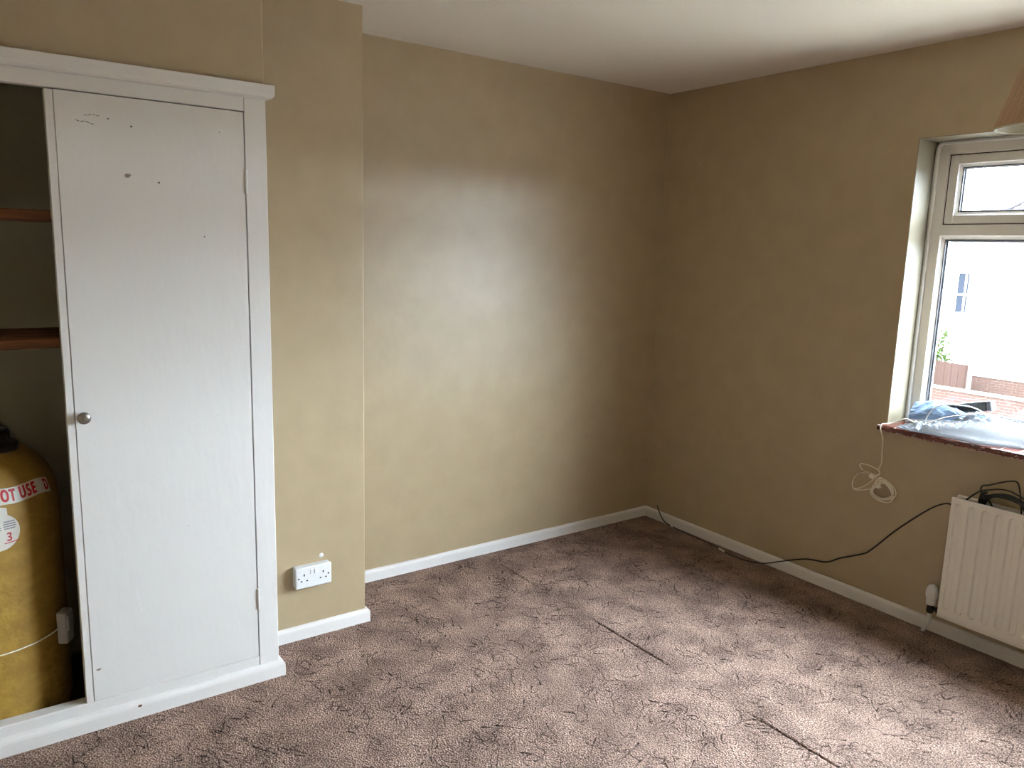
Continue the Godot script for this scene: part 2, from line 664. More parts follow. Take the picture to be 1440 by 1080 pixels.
func build_shell() -> void:
	var st := mb()
	span(st, Vector3(ROOM_X - 0.2, -0.2, -0.2), Vector3(0.27, -0.012, ROOM_Z + 0.2))
	structure("floor", st, M.screed, "dark floor under the brown carpet", "floor")
	st = mb()
	span(st, Vector3(ROOM_X - 0.2, H, -0.2), Vector3(0.27, H + 0.2, ROOM_Z + 0.2))
	structure("ceiling", st, M.ceiling, "plain off-white ceiling of the bedroom", "ceiling")
	st = mb()
	span(st, Vector3(ROOM_X - 0.2, -0.1, -0.2), Vector3(0.0, H + 0.1, 0.0))
	structure("wall_back", st, M.wall, "beige alcove wall between the chimney breast and the window wall", "wall")
	st = mb()
	span(st, Vector3(0, -0.1, -0.2), Vector3(0.27, H + 0.1, WIN_Z0))
	span(st, Vector3(0, -0.1, WIN_Z1), Vector3(0.27, H + 0.1, ROOM_Z + 0.2))
	span(st, Vector3(0, -0.1, WIN_Z0), Vector3(0.27, WIN_Y0 - 0.027, WIN_Z1))
	span(st, Vector3(0, WIN_Y1, WIN_Z0), Vector3(0.27, H + 0.1, WIN_Z1))
	var wr := structure("wall_right", st, M.wall, "beige wall with the window and the radiator", "wall")
	st = mb()
	box(st, Vector3(-0.001, 2.012, 0.247), Vector3(0.006, 0.022, 0.014), 0.0028)
	obj("filler_patch", st, M.wall, wr)
	st = mb()
	span(st, Vector3(ROOM_X - 0.2, -0.1, 0), Vector3(ROOM_X, H + 0.1, ROOM_Z + 0.2))
	structure("wall_left", st, M.wall, "beige wall to the left, out of the picture", "wall")
	st = mb()
	span(st, Vector3(ROOM_X, -0.1, ROOM_Z), Vector3(0, H + 0.1, ROOM_Z + 0.2))
	structure("wall_front", st, M.wall, "beige wall behind the viewer", "wall")
	# chimney breast with a softened plaster arris
	st = mb()
	var r := 0.007
	prism(st, [Vector2(-2.412, -0.05), Vector2(-2.412, CHIM_Z)] + arc(Vector2(CHIM_X - r, CHIM_Z - r), r, 90, 0, 5) + [Vector2(CHIM_X, -0.05)], -0.1, H + 0.05)
	var ch := structure("wall_chimney", st, M.wall, "beige chimney breast with the double socket low down", "wall")
	st = mb()
	lathe(st, [Vector2(0.0001, 0.0026), Vector2(0.006, 0.002), Vector2(0.0095, 0.0)], 12, Transform3D(Basis(Vector3.RIGHT, PI / 2), Vector3(-2.165, 0.328, CHIM_Z)))
	obj("filler_patch", st, M.plastic, ch)
	# the wall over the cupboard
	st = mb()
	prism(st, [Vector2(ROOM_X - 0.05, 0.40), Vector2(ROOM_X - 0.05, 0.556)] + arc(Vector2(CUP_X - r, 0.556 - r), r, 90, 0, 5) + [Vector2(CUP_X, 0.34), Vector2(-2.46, 0.34), Vector2(-2.46, 0.40)], 2.0325, H + 0.05)
	structure("wall_bulkhead", st, M.wall, "beige wall above the white cupboard", "wall")
	# painted filler in the corners
	st = mb()
	var fil := [Vector2(0.002, -0.002), Vector2(0.002, 0.0055), Vector2(-0.0012, 0.0028), Vector2(-0.0028, 0.0012), Vector2(-0.0055, -0.002)]
	prism(st, fil, 0.05, H)
	structure("trim_1", st, M.wall, "thin beige bead of filler in the corner between the alcove wall and the window wall", "trim")

	# skirtings
	var prof := [Vector2(0.015, -0.02), Vector2(0.015, 0.043), Vector2(0.0135, 0.049), Vector2(0.010, 0.0535), Vector2(0.005, 0.0555), Vector2(0.0, 0.056)]
	st = mb()
	sweep(st, prof, [Vector2(CHIM_X, 0), Vector2(0, 0)], [Vector2(0, 1)])
	structure("baseboard_back", st, M.skirting, "white skirting board along the alcove wall", "skirting board")
	st = mb()
	sweep(st, prof, [Vector2(0, 0), Vector2(0, ROOM_Z)], [Vector2(-1, 0)])
	structure("baseboard_right", st, M.skirting, "white skirting board under the window wall and behind the radiator", "skirting board")
	st = mb()
	sweep(st, prof, [Vector2(-2.40, CHIM_Z), Vector2(CHIM_X, CHIM_Z), Vector2(CHIM_X, 0.0)], [Vector2(0, 1), Vector2(1, 0)])
	structure("baseboard_chimney", st, M.skirting, "short white skirting board round the foot of the chimney breast", "skirting board")
	st = mb()
	sweep(st, prof, [Vector2(ROOM_X, ROOM_Z), Vector2(ROOM_X, CUP_Z)], [Vector2(1, 0)])
	structure("baseboard_left", st, M.skirting, "white skirting board along the wall to the left", "skirting board")

# ------------------------------------------------------------------ window
func ring(st: SurfaceTool, z0: float, z1: float, y0: float, y1: float, w: float, xa: float, xb: float, bev := 0.002) -> void:
	# four members round an opening, standing between x = xa and xb
	span(st, Vector3(xa, y0, z0), Vector3(xb, y1, z0 + w), bev)
	span(st, Vector3(xa, y0, z1 - w), Vector3(xb, y1, z1), bev)
	span(st, Vector3(xa, y1 - w, z0 + w), Vector3(xb, y1, z1 - w), bev)
	span(st, Vector3(xa, y0, z0 + w), Vector3(xb, y0 + w, z1 - w), bev)

func sloped_ring(st: SurfaceTool, z0: float, z1: float, y0: float, y1: float, w: float, x_out: float, x_in: float) -> void:
	# glazing bead: slopes back from x_out at its rim to x_in at the glass
	var o := [Vector3(x_out, y0, z0), Vector3(x_out, y0, z1), Vector3(x_out, y1, z1), Vector3(x_out, y1, z0)]
	var i := [Vector3(x_in, y0 + w, z0 + w), Vector3(x_in, y0 + w, z1 - w), Vector3(x_in, y1 - w, z1 - w), Vector3(x_in, y1 - w, z0 + w)]
	var back := [Vector3(x_in + 0.02, y0 + w, z0 + w), Vector3(x_in + 0.02, y0 + w, z1 - w), Vector3(x_in + 0.02, y1 - w, z1 - w), Vector3(x_in + 0.02, y1 - w, z0 + w)]
	for k in 4:
		var k2 := (k + 1) % 4
		var mid := Vector3(0, (y0 + y1) / 2, (z0 + z1) / 2)
		var edge: Vector3 = (o[k] + o[k2]) * 0.5
		var inw := Vector3(0, mid.y - edge.y, mid.z - edge.z)
		inw = Vector3(0, signf(inw.y), 0) if (k % 2 == 0) else Vector3(0, 0, signf(inw.z))
		var n := (Vector3.LEFT * w + inw * (x_in - x_out)).normalized()
		face(st, [o[k], o[k2], i[k2], i[k]], n)
		face(st, [i[k], i[k2], back[k2], back[k]], inw)

func build_window() -> void:
	var t := thing("window_1", "white plastic framed window with top vents, in the beige wall above the radiator", "window", Vector3(0.145, WIN_Y0, WIN_Z0), "structure")
	var st := mb()
	# plastered reveal, painted cream
	span(st, Vector3(0.0005, WIN_Y0, WIN_Z0 - 0.002), Vector3(0.15, WIN_Y1 + 0.002, WIN_Z0 + 0.002))
	span(st, Vector3(0.0005, WIN_Y0, WIN_Z1 - 0.002), Vector3(0.15, WIN_Y1 + 0.002, WIN_Z1 + 0.002))
	span(st, Vector3(0.0005, WIN_Y1 - 0.002, WIN_Z0), Vector3(0.15, WIN_Y1 + 0.002, WIN_Z1))
	obj("reveal", st, M.reveal, t)
	var xa := 0.150
	var xb := 0.215
	var cols := [[1.405, 2.055], [2.055, 2.655], [2.655, 3.30]]
	st = mb()
	span(st, Vector3(xa, WIN_Y0 - 0.02, WIN_Z0), Vector3(xb, WIN_Y1, WIN_Z0 + 0.058), 0.003)
	span(st, Vector3(xa, WIN_Y0 - 0.02, WIN_Z1 - 0.058), Vector3(xb, WIN_Y1, WIN_Z1), 0.003)
	span(st, Vector3(xa, 1.981, WIN_Z0 + 0.05), Vector3(xb, WIN_Y1, WIN_Z1 - 0.05), 0.003)
	span(st, Vector3(xa, WIN_Y0 - 0.02, WIN_Z0 + 0.05), Vector3(xb, 0.903, WIN_Z1 - 0.05), 0.003)
	span(st, Vector3(xa, 1.648, WIN_Z0 + 0.05), Vector3(xb, 1.695, WIN_Z1 - 0.05), 0.003)
	for z in [2.055, 2.655]:
		span(st, Vector3(xa, 0.9, z - 0.03), Vector3(xb, 1.985, z + 0.03), 0.003)
	obj("window_frame", st, M.upvc, t)
	# rounded finishing bead where frame meets reveal
	st = mb()
	var path := [Vector3(0.146, WIN_Y0, WIN_Z0 + 0.008), Vector3(0.146, WIN_Y1 - 0.03, WIN_Z0 + 0.008)]
	for k in 5:
		var a := PI * 0.5 * k / 4
		path.append(Vector3(0.146, WIN_Y1 - 0.03 + sin(a) * 0.022, WIN_Z0 + 0.03 - cos(a) * 0.022))
	path.append(Vector3(0.146, WIN_Y1 - 0.008, WIN_Z1 - 0.01))
	tube(st, path, 0.0095, 12)
	obj("finishing_bead", st, M.bead, t)
	st = mb()
	lathe(st, [Vector2(0.0001, 0.0008), Vector2(0.0028, 0.0006), Vector2(0.003, 0.0)], 10, Transform3D(Basis(Vector3.BACK, PI / 2), Vector3(xa, 2.021, 1.438)))
	obj("screw_hole", st, M.gasket, t)
	for c in cols:
		var z0: float = (WIN_Z0 + 0.058) if c[0] == 1.405 else c[0] + 0.03
		var z1: float = (WIN_Z1 - 0.058) if c[1] == 3.30 else c[1] - 0.03
		# top-hung vent
		var sash := mb()
		ring(sash, z0 + 0.004, z1 - 0.004, 1.699, 1.977, 0.036, 0.154, 0.21, 0.002)
		var so := obj("vent_sash", sash, M.upvc, t)
		var gb := mb()
		sloped_ring(gb, z0 + 0.040, z1 - 0.040, 1.735, 1.941, 0.012, 0.160, 0.168)
		obj("glazing_bead", gb, M.upvc, so)
		var gk := mb()
		ring(gk, z0 + 0.052, z1 - 0.052, 1.747, 1.929, 0.0035, 0.168, 0.178, 0.0)
		ring(gk, z0, z1, 1.695, 1.981, 0.005, 0.157, 0.2, 0.0)
		obj("gasket", gk, M.gasket, so)
		var sp := mb()
		ring(sp, z0 + 0.050, z1 - 0.050, 1.744, 1.932, 0.010, 0.182, 0.194, 0.0)
		obj("spacer_bar", sp, M.spacer, so)
		pane(z0 + 0.048, z1 - 0.048, 1.742, 1.934, so)
		# fixed light below
		gb = mb()
		sloped_ring(gb, z0, z1, 0.903, 1.648, 0.013, 0.159, 0.168)
		obj("glazing_bead", gb, M.upvc, t)
		gk = mb()
		ring(gk, z0 + 0.0125, z1 - 0.0125, 0.9155, 1.6355, 0.0035, 0.168, 0.178, 0.0)
		obj("gasket", gk, M.gasket, t)
		sp = mb()
		ring(sp, z0 + 0.010, z1 - 0.010, 0.912, 1.638, 0.012, 0.182, 0.194, 0.0)
		obj("spacer_bar", sp, M.spacer, t)
		pane(z0 + 0.005, z1 - 0.005, 0.908, 1.643, t)
	build_sill(t)

func pane(z0: float, z1: float, y0: float, y1: float, parent: Node) -> void:
	var st := mb()
	span(st, Vector3(0.1785, y0, z0), Vector3(0.1815, y1, z1))
	obj("pane", st, M.glass, parent)

func build_sill(t: Node) -> void:
	# red-brown painted window board, its front edge chipped back to white undercoat
	var w := 1024
	var h := 96
	var im := Image.create(w, h, false, Image.FORMAT_RGB8)
	var n := FastNoiseLite.new()
	n.seed = 71
	n.frequency = 0.02
	for y in h:
		for x in w:
			var v := n.get_noise_2d(x, y * 2.0)
			im.set_pixel(x, y, Color(0.42, 0.22, 0.175).lerp(Color(0.33, 0.165, 0.135), 0.5 + 0.5 * v))
	rng.seed = 72
	var white := Color(0.86, 0.83, 0.79)
	for k in 95:
		var cx := int(pow(rng.randf(), 0.8) * 330)
		var cy := h - 1 - int(absf(rng.randfn(0, 9))) if rng.randf() < 0.7 else rng.randi() % h
		var rw := 1 + rng.randi() % (4 if rng.randf() < 0.3 else 2)
		for yy in range(-5, 6):
			for xx in range(-rw, rw + 1):
				if rng.randf() < 0.62 and cx + xx >= 0 and cx + xx < w and cy + yy >= 0 and cy + yy < h:
					im.set_pixel(cx + xx, cy + yy, white)
	for x in range(120, 175):
		for y in range(24 + int(3 * sin(x * 0.3)), 28 + int(4 * sin(x * 0.17))):
			if rng.randf() < 0.7:
				im.set_pixel(x, y, white)
	for x in range(0, 9):   # bare strip along the arris
		for y in range(6, 20):
			im.set_pixel(x, y, white)
	var m := mat(Color.WHITE, 0.24)
	m.albedo_texture = tex(im)
	var st := mb()
	var z0 := 1.378
	var z1 := 3.327
	var segs := 160
	var lens := 2.0
	for s in segs:
		var row := []
		for q in [s, s + 1]:
			var z := lerpf(z0, z1, float(q) / segs)
			var wob := n.get_noise_1d(z * 900.0) * 0.0035
			var wob2 := n.get_noise_1d(z * 1700.0 + 50.0) * 0.004
			var top := WIN_Y0 + n.get_noise_1d(z * 400.0 + 9.0) * 0.001
			var xf := -0.030 + wob * 0.6
			var pts := [Vector3(0.15, top, z), Vector3(xf + 0.006, top, z), Vector3(xf + 0.001, top - 0.003, z), Vector3(xf - 0.001, top - 0.012, z), Vector3(xf + 0.001 + wob2 * 0.5, WIN_Y0 - 0.025 + wob2, z), Vector3(0.0, WIN_Y0 - 0.027, z)]
			if s < 2 and q == 0:
				pts[4].y += 0.003
			row.append([pts, (z - z0) / lens])
		var vv := [0.0, 0.1, 0.16, 0.5, 0.97, 1.0]
		for k in 5:
			var a: Vector3 = row[0][0][k]
			var b: Vector3 = row[1][0][k]
			var c: Vector3 = row[1][0][k + 1]
			var d: Vector3 = row[0][0][k + 1]
			var nn := (b - a).cross(d - a).normalized()
			var out := Vector3.UP if k == 0 else (Vector3.DOWN if k == 4 else Vector3.LEFT)
			if nn.dot(out) < 0:
				nn = -nn
			quad_uv(st, [a, b, c, d], [Vector2(row[0][1], 0.4 if k == 0 else vv[k]), Vector2(row[1][1], 0.4 if k == 0 else vv[k]), Vector2(row[1][1], 0.55 if k == 0 else vv[k + 1]), Vector2(row[0][1], 0.55 if k == 0 else vv[k + 1])], nn)
	for z in [z0, z1]:
		var uu := []
		for k in 4:
			uu.append(Vector2(0.01, 0.5))
		quad_uv(st, [Vector3(-0.028, WIN_Y0, z), Vector3(0.0, WIN_Y0, z), Vector3(0.0, WIN_Y0 - 0.026, z), Vector3(-0.028, WIN_Y0 - 0.024, z)], uu, Vector3.FORWARD if z == z0 else Vector3.BACK)
	var o := obj("window_sill", st, m, t)
	o.set_meta("label", "red-brown painted window sill with chipped edge")

# ------------------------------------------------------------------ airing cupboard
func door_material() -> StandardMaterial3D:
	var w := 540
	var h := 1850
	var im := Image.create(w, h, false, Image.FORMAT_RGB8)
	var n := FastNoiseLite.new()
	n.seed = 81
	n.frequency = 0.008
	var b := Color(0.885, 0.868, 0.845)
	im.fill(b)
	# (x from the left edge, y from the top) in millimetres: wear where the paint has gone
	var tan_c := Color(0.55, 0.49, 0.42)
	var dark := Color(0.33, 0.29, 0.26)
	var chip := [[-2.821, 1.724, 11, 7, tan_c], [-2.732, 1.710, 4, 3, dark], [-2.803, 1.865, 4, 3, dark], [-2.866, 1.880, 4, 2, dark], [-2.601, 1.554, 2, 3, dark], [-2.988, 0.196, 9, 4, tan_c], [-2.542, 1.874, 2, 2, dark], [-2.69, 0.62, 2, 2, tan_c], [-2.58, 0.98, 2, 2, tan_c]]
	rng.seed = 82
	for c in chip:
		var cx := int((c[0] + 3.006) * 1000.0)
		var cy := int((1.943 - c[1]) * 1000.0)
		for y in range(-c[3], c[3] + 1):
			for x in range(-c[2], c[2] + 1):
				var e := Vector2(float(x) / c[2], float(y) / c[3])
				if e.length() < 0.85 + 0.2 * sin(x * 1.7) and e.x + e.y * 0.7 < 0.75:
					if cx + x >= 0 and cy + y >= 0 and cx + x < w and cy + y < h:
						im.set_pixel(cx + x, cy + y, c[4])
	for s in [[-2.952, 1.868, -2.905, 1.862, dark], [-2.93, 1.885, -2.89, 1.887, tan_c], [-2.862, 0.43, -2.85, 0.36, Color(0.95, 0.95, 0.94)]]:
		for k in 160:
			var f := k / 159.0
			var x := int((lerpf(s[0], s[2], f) + 3.006) * 1000.0)
			var y := int((1.943 - lerpf(s[1], s[3], f)) * 1000.0 + 1.5 * sin(f * 9.0))
			if sin(f * 23.0) > -0.5:
				im.set_pixel(x, y, s[4])
				im.set_pixel(x, y + 1, s[4])
	var m := mat(Color.WHITE, 0.34)
	m.albedo_texture = tex(im)
	m.normal_enabled = true
	m.normal_texture = bump_of(noise_image(512, 0.02, 4, 83), 2.0)
	m.normal_scale = 0.22
	return m

func build_cupboard() -> void:
	var t := thing("airing_cupboard", "white painted built-in airing cupboard with one door, beside the chimney breast", "cupboard", Vector3(-3.03, 0, CUP_Z))
	var st := mb()
	span(st, Vector3(OPEN_X1, 0.001, 0.53), Vector3(CUP_X, 2.0, CUP_Z), 0.002)
	span(st, Vector3(-2.432, 0.001, 0.03), Vector3(CUP_X - 0.004, 2.031, 0.535))
	obj("stile", st, M.gloss, t)
	st = mb()
	span(st, Vector3(ROOM_X + 0.025, 0.001, 0.53), Vector3(OPEN_X0, 1.99, CUP_Z), 0.002)
	obj("stile", st, M.gloss, t)
	st = mb()
	span(st, Vector3(OPEN_X0, 1.9465, 0.53), Vector3(OPEN_X1, 2.0, CUP_Z), 0.002)
	span(st, Vector3(ROOM_X + 0.025, 1.998, 0.53), Vector3(CUP_X, 2.031, 0.5565))
	obj("header", st, M.gloss, t)
	st = mb()
	span(st, Vector3(OPEN_X0, 0.001, 0.515), Vector3(OPEN_X1, 0.0915, CUP_Z), 0.003)
	obj("kick_board", st, M.gloss, t)
	st = mb()
	sweep(st, [Vector2(0.0, 1.989), Vector2(0.014, 1.989), Vector2(0.022, 1.991), Vector2(0.0275, 1.996), Vector2(0.030, 2.003), Vector2(0.0305, 2.010), Vector2(0.0305, 2.030), Vector2(0.029, 2.032), Vector2(0.0, 2.032)], [Vector2(ROOM_X + 0.025, CUP_Z - 0.004), Vector2(CUP_X - 0.008, CUP_Z - 0.004), Vector2(CUP_X - 0.008, 0.36)], [Vector2(0, 1), Vector2(1, 0)])
	obj("cornice", st, M.gloss, t)
	st = mb()
	sweep(st, [Vector2(0.018, 0.001), Vector2(0.018, 0.040), Vector2(0.0165, 0.047), Vector2(0.013, 0.053), Vector2(0.007, 0.057), Vector2(0.0, 0.058)], [Vector2(ROOM_X + 0.025, CUP_Z), Vector2(CUP_X, CUP_Z), Vector2(CUP_X, 0.36)], [Vector2(0, 1), Vector2(1, 0)])
	var sk := obj("skirting", st, M.gloss, t)
	st = mb()
	lathe(st, [Vector2(0.0001, 0.0012), Vector2(0.004, 0.001), Vector2(0.0065, -0.0005)], 9, Transform3D(Basis(Vector3.RIGHT, PI / 2).scaled(Vector3(1, 0.7, 1)), Vector3(-2.879, 0.043, 0.5803)))
	obj("paint_chip", st, mat(Color(0.42, 0.27, 0.22), 0.7), sk)
	st = mb()
	span(st, Vector3(-3.75, 0.0, 0.006), Vector3(-2.436, 2.39, 0.022))
	var fl := mb()
	span(fl, Vector3(-3.75, -0.011, 0.006), Vector3(-2.436, -0.0005, 0.53))
	obj("floor_panel", fl, M.screed, t)
	obj("back_panel", st, mat(Color(0.78, 0.775, 0.70), 0.8), t)
	# shelves of bare wood
	for y in [1.601, 1.225]:
		var sh := Node3D.new()
		sh.name = numbered("shelf", t)
		t.add_child(sh, true)
		sh.position = -t.position
		for q in [[0.395, 0.452], [0.315, 0.385], [0.225, 0.305], [0.135, 0.215]]:
			var pl := mb()
			span(pl, Vector3(-3.74, y - 0.016, q[0]), Vector3(-2.435, y + 0.016, q[1]), 0.004)
			obj("plank", pl, M.wood, sh)
	# door: hardboard face over a timber frame
	var face_m := door_material()
	st = mb()
	st.set_uv(Vector2(0.5, 0.5))
	var x0 := -3.006
	var x1 := -2.4865
	var y0 := 0.0945
	var y1 := 1.943
	span(st, Vector3(x0, y0, 0.545), Vector3(x1, y1, 0.5645), 0.0015)
	quad_uv(st, [Vector3(x0 + 0.001, y0 + 0.001, 0.5648), Vector3(x1 - 0.001, y0 + 0.001, 0.5648), Vector3(x1 - 0.001, y1 - 0.001, 0.5648), Vector3(x0 + 0.001, y1 - 0.001, 0.5648)], [Vector2(0, 1), Vector2(1, 1), Vector2(1, 0), Vector2(0, 0)], Vector3.BACK)
	var door := obj("door", st, face_m, t)
	door.set_meta("label", "white flush door with small chips in the paint")
	st = mb()
	span(st, Vector3(-3.029, 0.090, 0.535), Vector3(-3.0062, 1.943, 0.5636), 0.0025)
	obj("edge_strip", st, M.gloss, door)
	st = mb()
	var prof := [Vector2(0.006, 0.0), Vector2(0.0065, 0.008), Vector2(0.010, 0.013), Vector2(0.0165, 0.016), Vector2(0.0185, 0.021), Vector2(0.0165, 0.026), Vector2(0.010, 0.0295), Vector2(0.0001, 0.0305)]
	lathe(st, prof, 24, Transform3D(Basis(Vector3.RIGHT, PI / 2), Vector3(-2.985, 1.013, 0.5645)))
	var kn := obj("knob", st, M.chrome, door)
	kn.set_meta("label", "round silver knob")
	for hy in [1.73, 0.31]:
		st = mb()
		tube(st, [Vector3(-2.4835, hy - 0.037, 0.5665), Vector3(-2.4835, hy - 0.013, 0.5665)], 0.0045, 10)
		tube(st, [Vector3(-2.4835, hy - 0.012, 0.5665), Vector3(-2.4835, hy + 0.012, 0.5665)], 0.0045, 10)
		tube(st, [Vector3(-2.4835, hy + 0.013, 0.5665), Vector3(-2.4835, hy + 0.037, 0.5665)], 0.0045, 10)
		box(st, Vector3(-2.4835, hy, 0.5615), Vector3(0.012, 0.074, 0.008), 0.001)
		obj("hinge", st, M.gloss, door)

# ------------------------------------------------------------------ hot water cylinder
const CYL := Vector3(-3.262, 0, 0.287)
var cyl_prof := [Vector2(0.20, 0.0), Vector2(0.218, 0.008), Vector2(0.2235, 0.03), Vector2(0.2235, 0.30), Vector2(0.2235, 0.60), Vector2(0.2235, 0.70), Vector2(0.220, 0.745), Vector2(0.211, 0.785), Vector2(0.196, 0.820), Vector2(0.172, 0.852), Vector2(0.140, 0.875), Vector2(0.10, 0.889), Vector2(0.05, 0.895), Vector2(0.0001, 0.896)]

func cyl_at(a: float, y: float, off: float) -> Vector3:
	# point on the jacket: a is the bearing from +z towards +x
	for i in cyl_prof.size() - 1:
		var p: Vector2 = cyl_prof[i]
		var q: Vector2 = cyl_prof[i + 1]
		if y <= q.y:
			var f := clampf((y - p.y) / maxf(q.y - p.y, 1e-6), 0, 1)
			var r := lerpf(p.x, q.x, f)
			var d := (q - p).normalized()
			var n := Vector2(d.y, -d.x)
			return CYL + Vector3(sin(a) * (r + n.x * off), lerpf(p.y, q.y, f) + n.y * off, cos(a) * (r + n.x * off))
	return CYL

func bent_text(txt: String, size: float, a0: float, yc: Callable, off: float, bold := true) -> SurfaceTool:
	var tm := TextMesh.new()
	tm.text = txt
	var f := SystemFont.new()
	f.font_names = PackedStringArray(["Droid Sans"])
	f.font_weight = 700
	var fv := FontVariation.new()
	fv.base_font = f
	fv.variation_embolden = 0.6 if bold else 0.0
	tm.font = fv
	tm.font_size = 64
	tm.pixel_size = size / 46.0
	tm.depth = 0.0
	tm.horizontal_alignment = HORIZONTAL_ALIGNMENT_LEFT
	tm.vertical_alignment = VERTICAL_ALIGNMENT_CENTER
	var arr := tm.get_mesh_arrays()
	var st := mb()
	var vs: PackedVector3Array = arr[Mesh.ARRAY_VERTEX]
	var idx: PackedInt32Array = arr[Mesh.ARRAY_INDEX]
	var order := range(vs.size()) if idx.is_empty() else Array(idx)
	for k in range(0, order.size(), 3):
		var p := []
		for e in 3:
			var v := vs[order[k + e]]
			var a := a0 + v.x * 0.72 / 0.215
			p.append(cyl_at(a, yc.call(a) + v.y, off))
		var mid: Vector3 = (p[0] + p[1] + p[2]) / 3.0 - CYL
		face(st, p, Vector3(mid.x, 0.05, mid.z).normalized())
	return st

func build_cylinder() -> void:
	var t := thing("hot_water_cylinder", "hot water cylinder in mustard yellow foam, inside the open cupboard", "water cylinder", CYL)
	var st := mb()
	lathe(st, cyl_prof, 64, Transform3D(Basis.IDENTITY, CYL))
	var jk := obj("foam_jacket", st, M.foam, t)
	st = mb()
	lathe(st, [Vector2(0.082, 0.878), Vector2(0.082, 0.900), Vector2(0.076, 0.907), Vector2(0.060, 0.909), Vector2(0.060, 0.938), Vector2(0.056, 0.945), Vector2(0.048, 0.948), Vector2(0.028, 0.948), Vector2(0.024, 0.97), Vector2(0.0001, 0.972)], 28, Transform3D(Basis.IDENTITY, Vector3(-3.222, 0.0, 0.30)))
	for k in 6:
		var a := TAU * k / 6.0
		box(st, Vector3(-3.222 + sin(a) * 0.061, 0.925, 0.30 + cos(a) * 0.061), Vector3(0.02, 0.022, 0.006), 0.002, Basis(Vector3.UP, a))
	obj("top_fitting", st, mat(Color(0.13, 0.13, 0.135), 0.4), t)
	# warning tape round the shoulder
	var yc := func(a: float) -> float:
		return 0.783 - 0.020 * absf(a - 0.58) + 0.004 * sin(a * 9.0)
	st = mb()
	var n := 48
	var a_end := 1.06
	for i in n:
		var a := lerpf(-1.2, a_end, float(i) / n)
		var b := lerpf(-1.2, a_end, float(i + 1) / n)
		for q in [[-0.023, -0.008], [-0.008, 0.008], [0.008, 0.023]]:
			var pts := [cyl_at(a, yc.call(a) + q[0], 0.0016), cyl_at(b, yc.call(b) + q[0], 0.0016), cyl_at(b, yc.call(b) + q[1], 0.0016), cyl_at(a, yc.call(a) + q[1], 0.0016)]
			face(st, pts, Vector3(sin(a), 0.35, cos(a)).normalized())
	var tp := obj("warning_tape", st, M.tape, jk)
	tp.set_meta("label", "white tape printed with red capitals")
	obj("lettering", bent_text("DO NOT USE", 0.033, -0.13, yc, 0.0026), M.red, jk)
	var d := bent_text("D", 0.033, 0.93, yc, 0.0026)
	obj("lettering", d, M.red, jk)
	# a torn second strip below it
	st = mb()
	for i in 8:
		var a := lerpf(-0.5, 0.32, i / 8.0)
		var b := lerpf(-0.5, 0.32, (i + 1) / 8.0)
		var y0 := 0.735
		face(st, [cyl_at(a, y0 - 0.02, 0.0012), cyl_at(b, y0 - 0.02, 0.0012), cyl_at(b, y0 + 0.018 - i * 0.001, 0.0012), cyl_at(a, y0 + 0.018, 0.0012)], Vector3(sin(a), 0.2, cos(a)).normalized())
	obj("torn_tape", st, M.tape, jk)
	# round label
	st = mb()
	var lc := Vector2(0.205, 0.675)   # bearing, height
	var rr := 0.056
	for k in 40:
		var f0 := TAU * k / 40
		var f1 := TAU * (k + 1) / 40
		for q in [[0.0, 0.5], [0.5, 1.0]]:
			var pts := []
			for e in [[f0, q[0]], [f1, q[0]], [f1, q[1]], [f0, q[1]]]:
				pts.append(cyl_at(lc.x + cos(e[0]) * rr * e[1] / 0.2235, lc.y + sin(e[0]) * rr * e[1], 0.0012))
			var nn := Vector3(sin(lc.x), 0, cos(lc.x))
			if q[0] == 0.0:
				pts.remove_at(1)
			face(st, pts, nn)
	var lb := obj("round_label", st, M.tape, jk)
	lb.set_meta("label", "round white label with a red 3")
	var at_label := func(_a: float) -> float:
		return 0.658
	obj("lettering", bent_text("3", 0.026, 0.285, at_label, 0.0022, false), M.red, jk)
	st = mb()
	for q in [[0.33, 0.705, 0.030], [0.33, 0.698, 0.034], [0.33, 0.691, 0.034], [0.33, 0.684, 0.030], [0.20, 0.690, 0.014], [0.20, 0.683, 0.014]]:
		var a0: float = q[0] - q[2] / 0.2235 / 2
		var a1: float = q[0] + q[2] / 0.2235 / 2
		face(st, [cyl_at(a0, q[1] - 0.0018, 0.002), cyl_at(a1, q[1] - 0.0018, 0.002), cyl_at(a1, q[1] + 0.0018, 0.002), cyl_at(a0, q[1] + 0.0018, 0.002)], Vector3(sin(q[0]), 0, cos(q[0])))
	obj("small_print", st, M.print_grey, jk)
	st = mb()
	var a2 := 0.345
	face(st, [cyl_at(a2 - 0.09, 0.6385, 0.002), cyl_at(a2 + 0.09, 0.641, 0.002), cyl_at(a2 + 0.09, 0.6435, 0.002), cyl_at(a2 - 0.09, 0.641, 0.002)], Vector3(sin(a2), 0, cos(a2)))
	obj("red_line", st, M.red, jk)
	# strap-on thermostat
	st = mb()
	var ta := 1.02
	var bs := Basis(Vector3.UP, ta)
	var dir := Vector3(sin(ta), 0, cos(ta))
	box(st, CYL + dir * 0.238 + Vector3.UP * 0.30, Vector3(0.046, 0.108, 0.032), 0.004, bs)
	box(st, CYL + dir * 0.255 + Vector3.UP * 0.315, Vector3(0.036, 0.05, 0.006), 0.002, bs)
	var th := obj("thermostat", st, M.plastic_grey, t)
	th.set_meta("label", "pale grey strap-on thermostat box")
	st = mb()
	var path := []
	for i in 41:
		var a := lerpf(-1.5, ta, i / 40.0)
		var p := cyl_at(a, 0.30 - 0.012 * (1.0 - i / 40.0), 0.003)
		path.append(p)
	tube(st, path, 0.0022, 6)
	obj("strap_wire", st, M.cable, t)

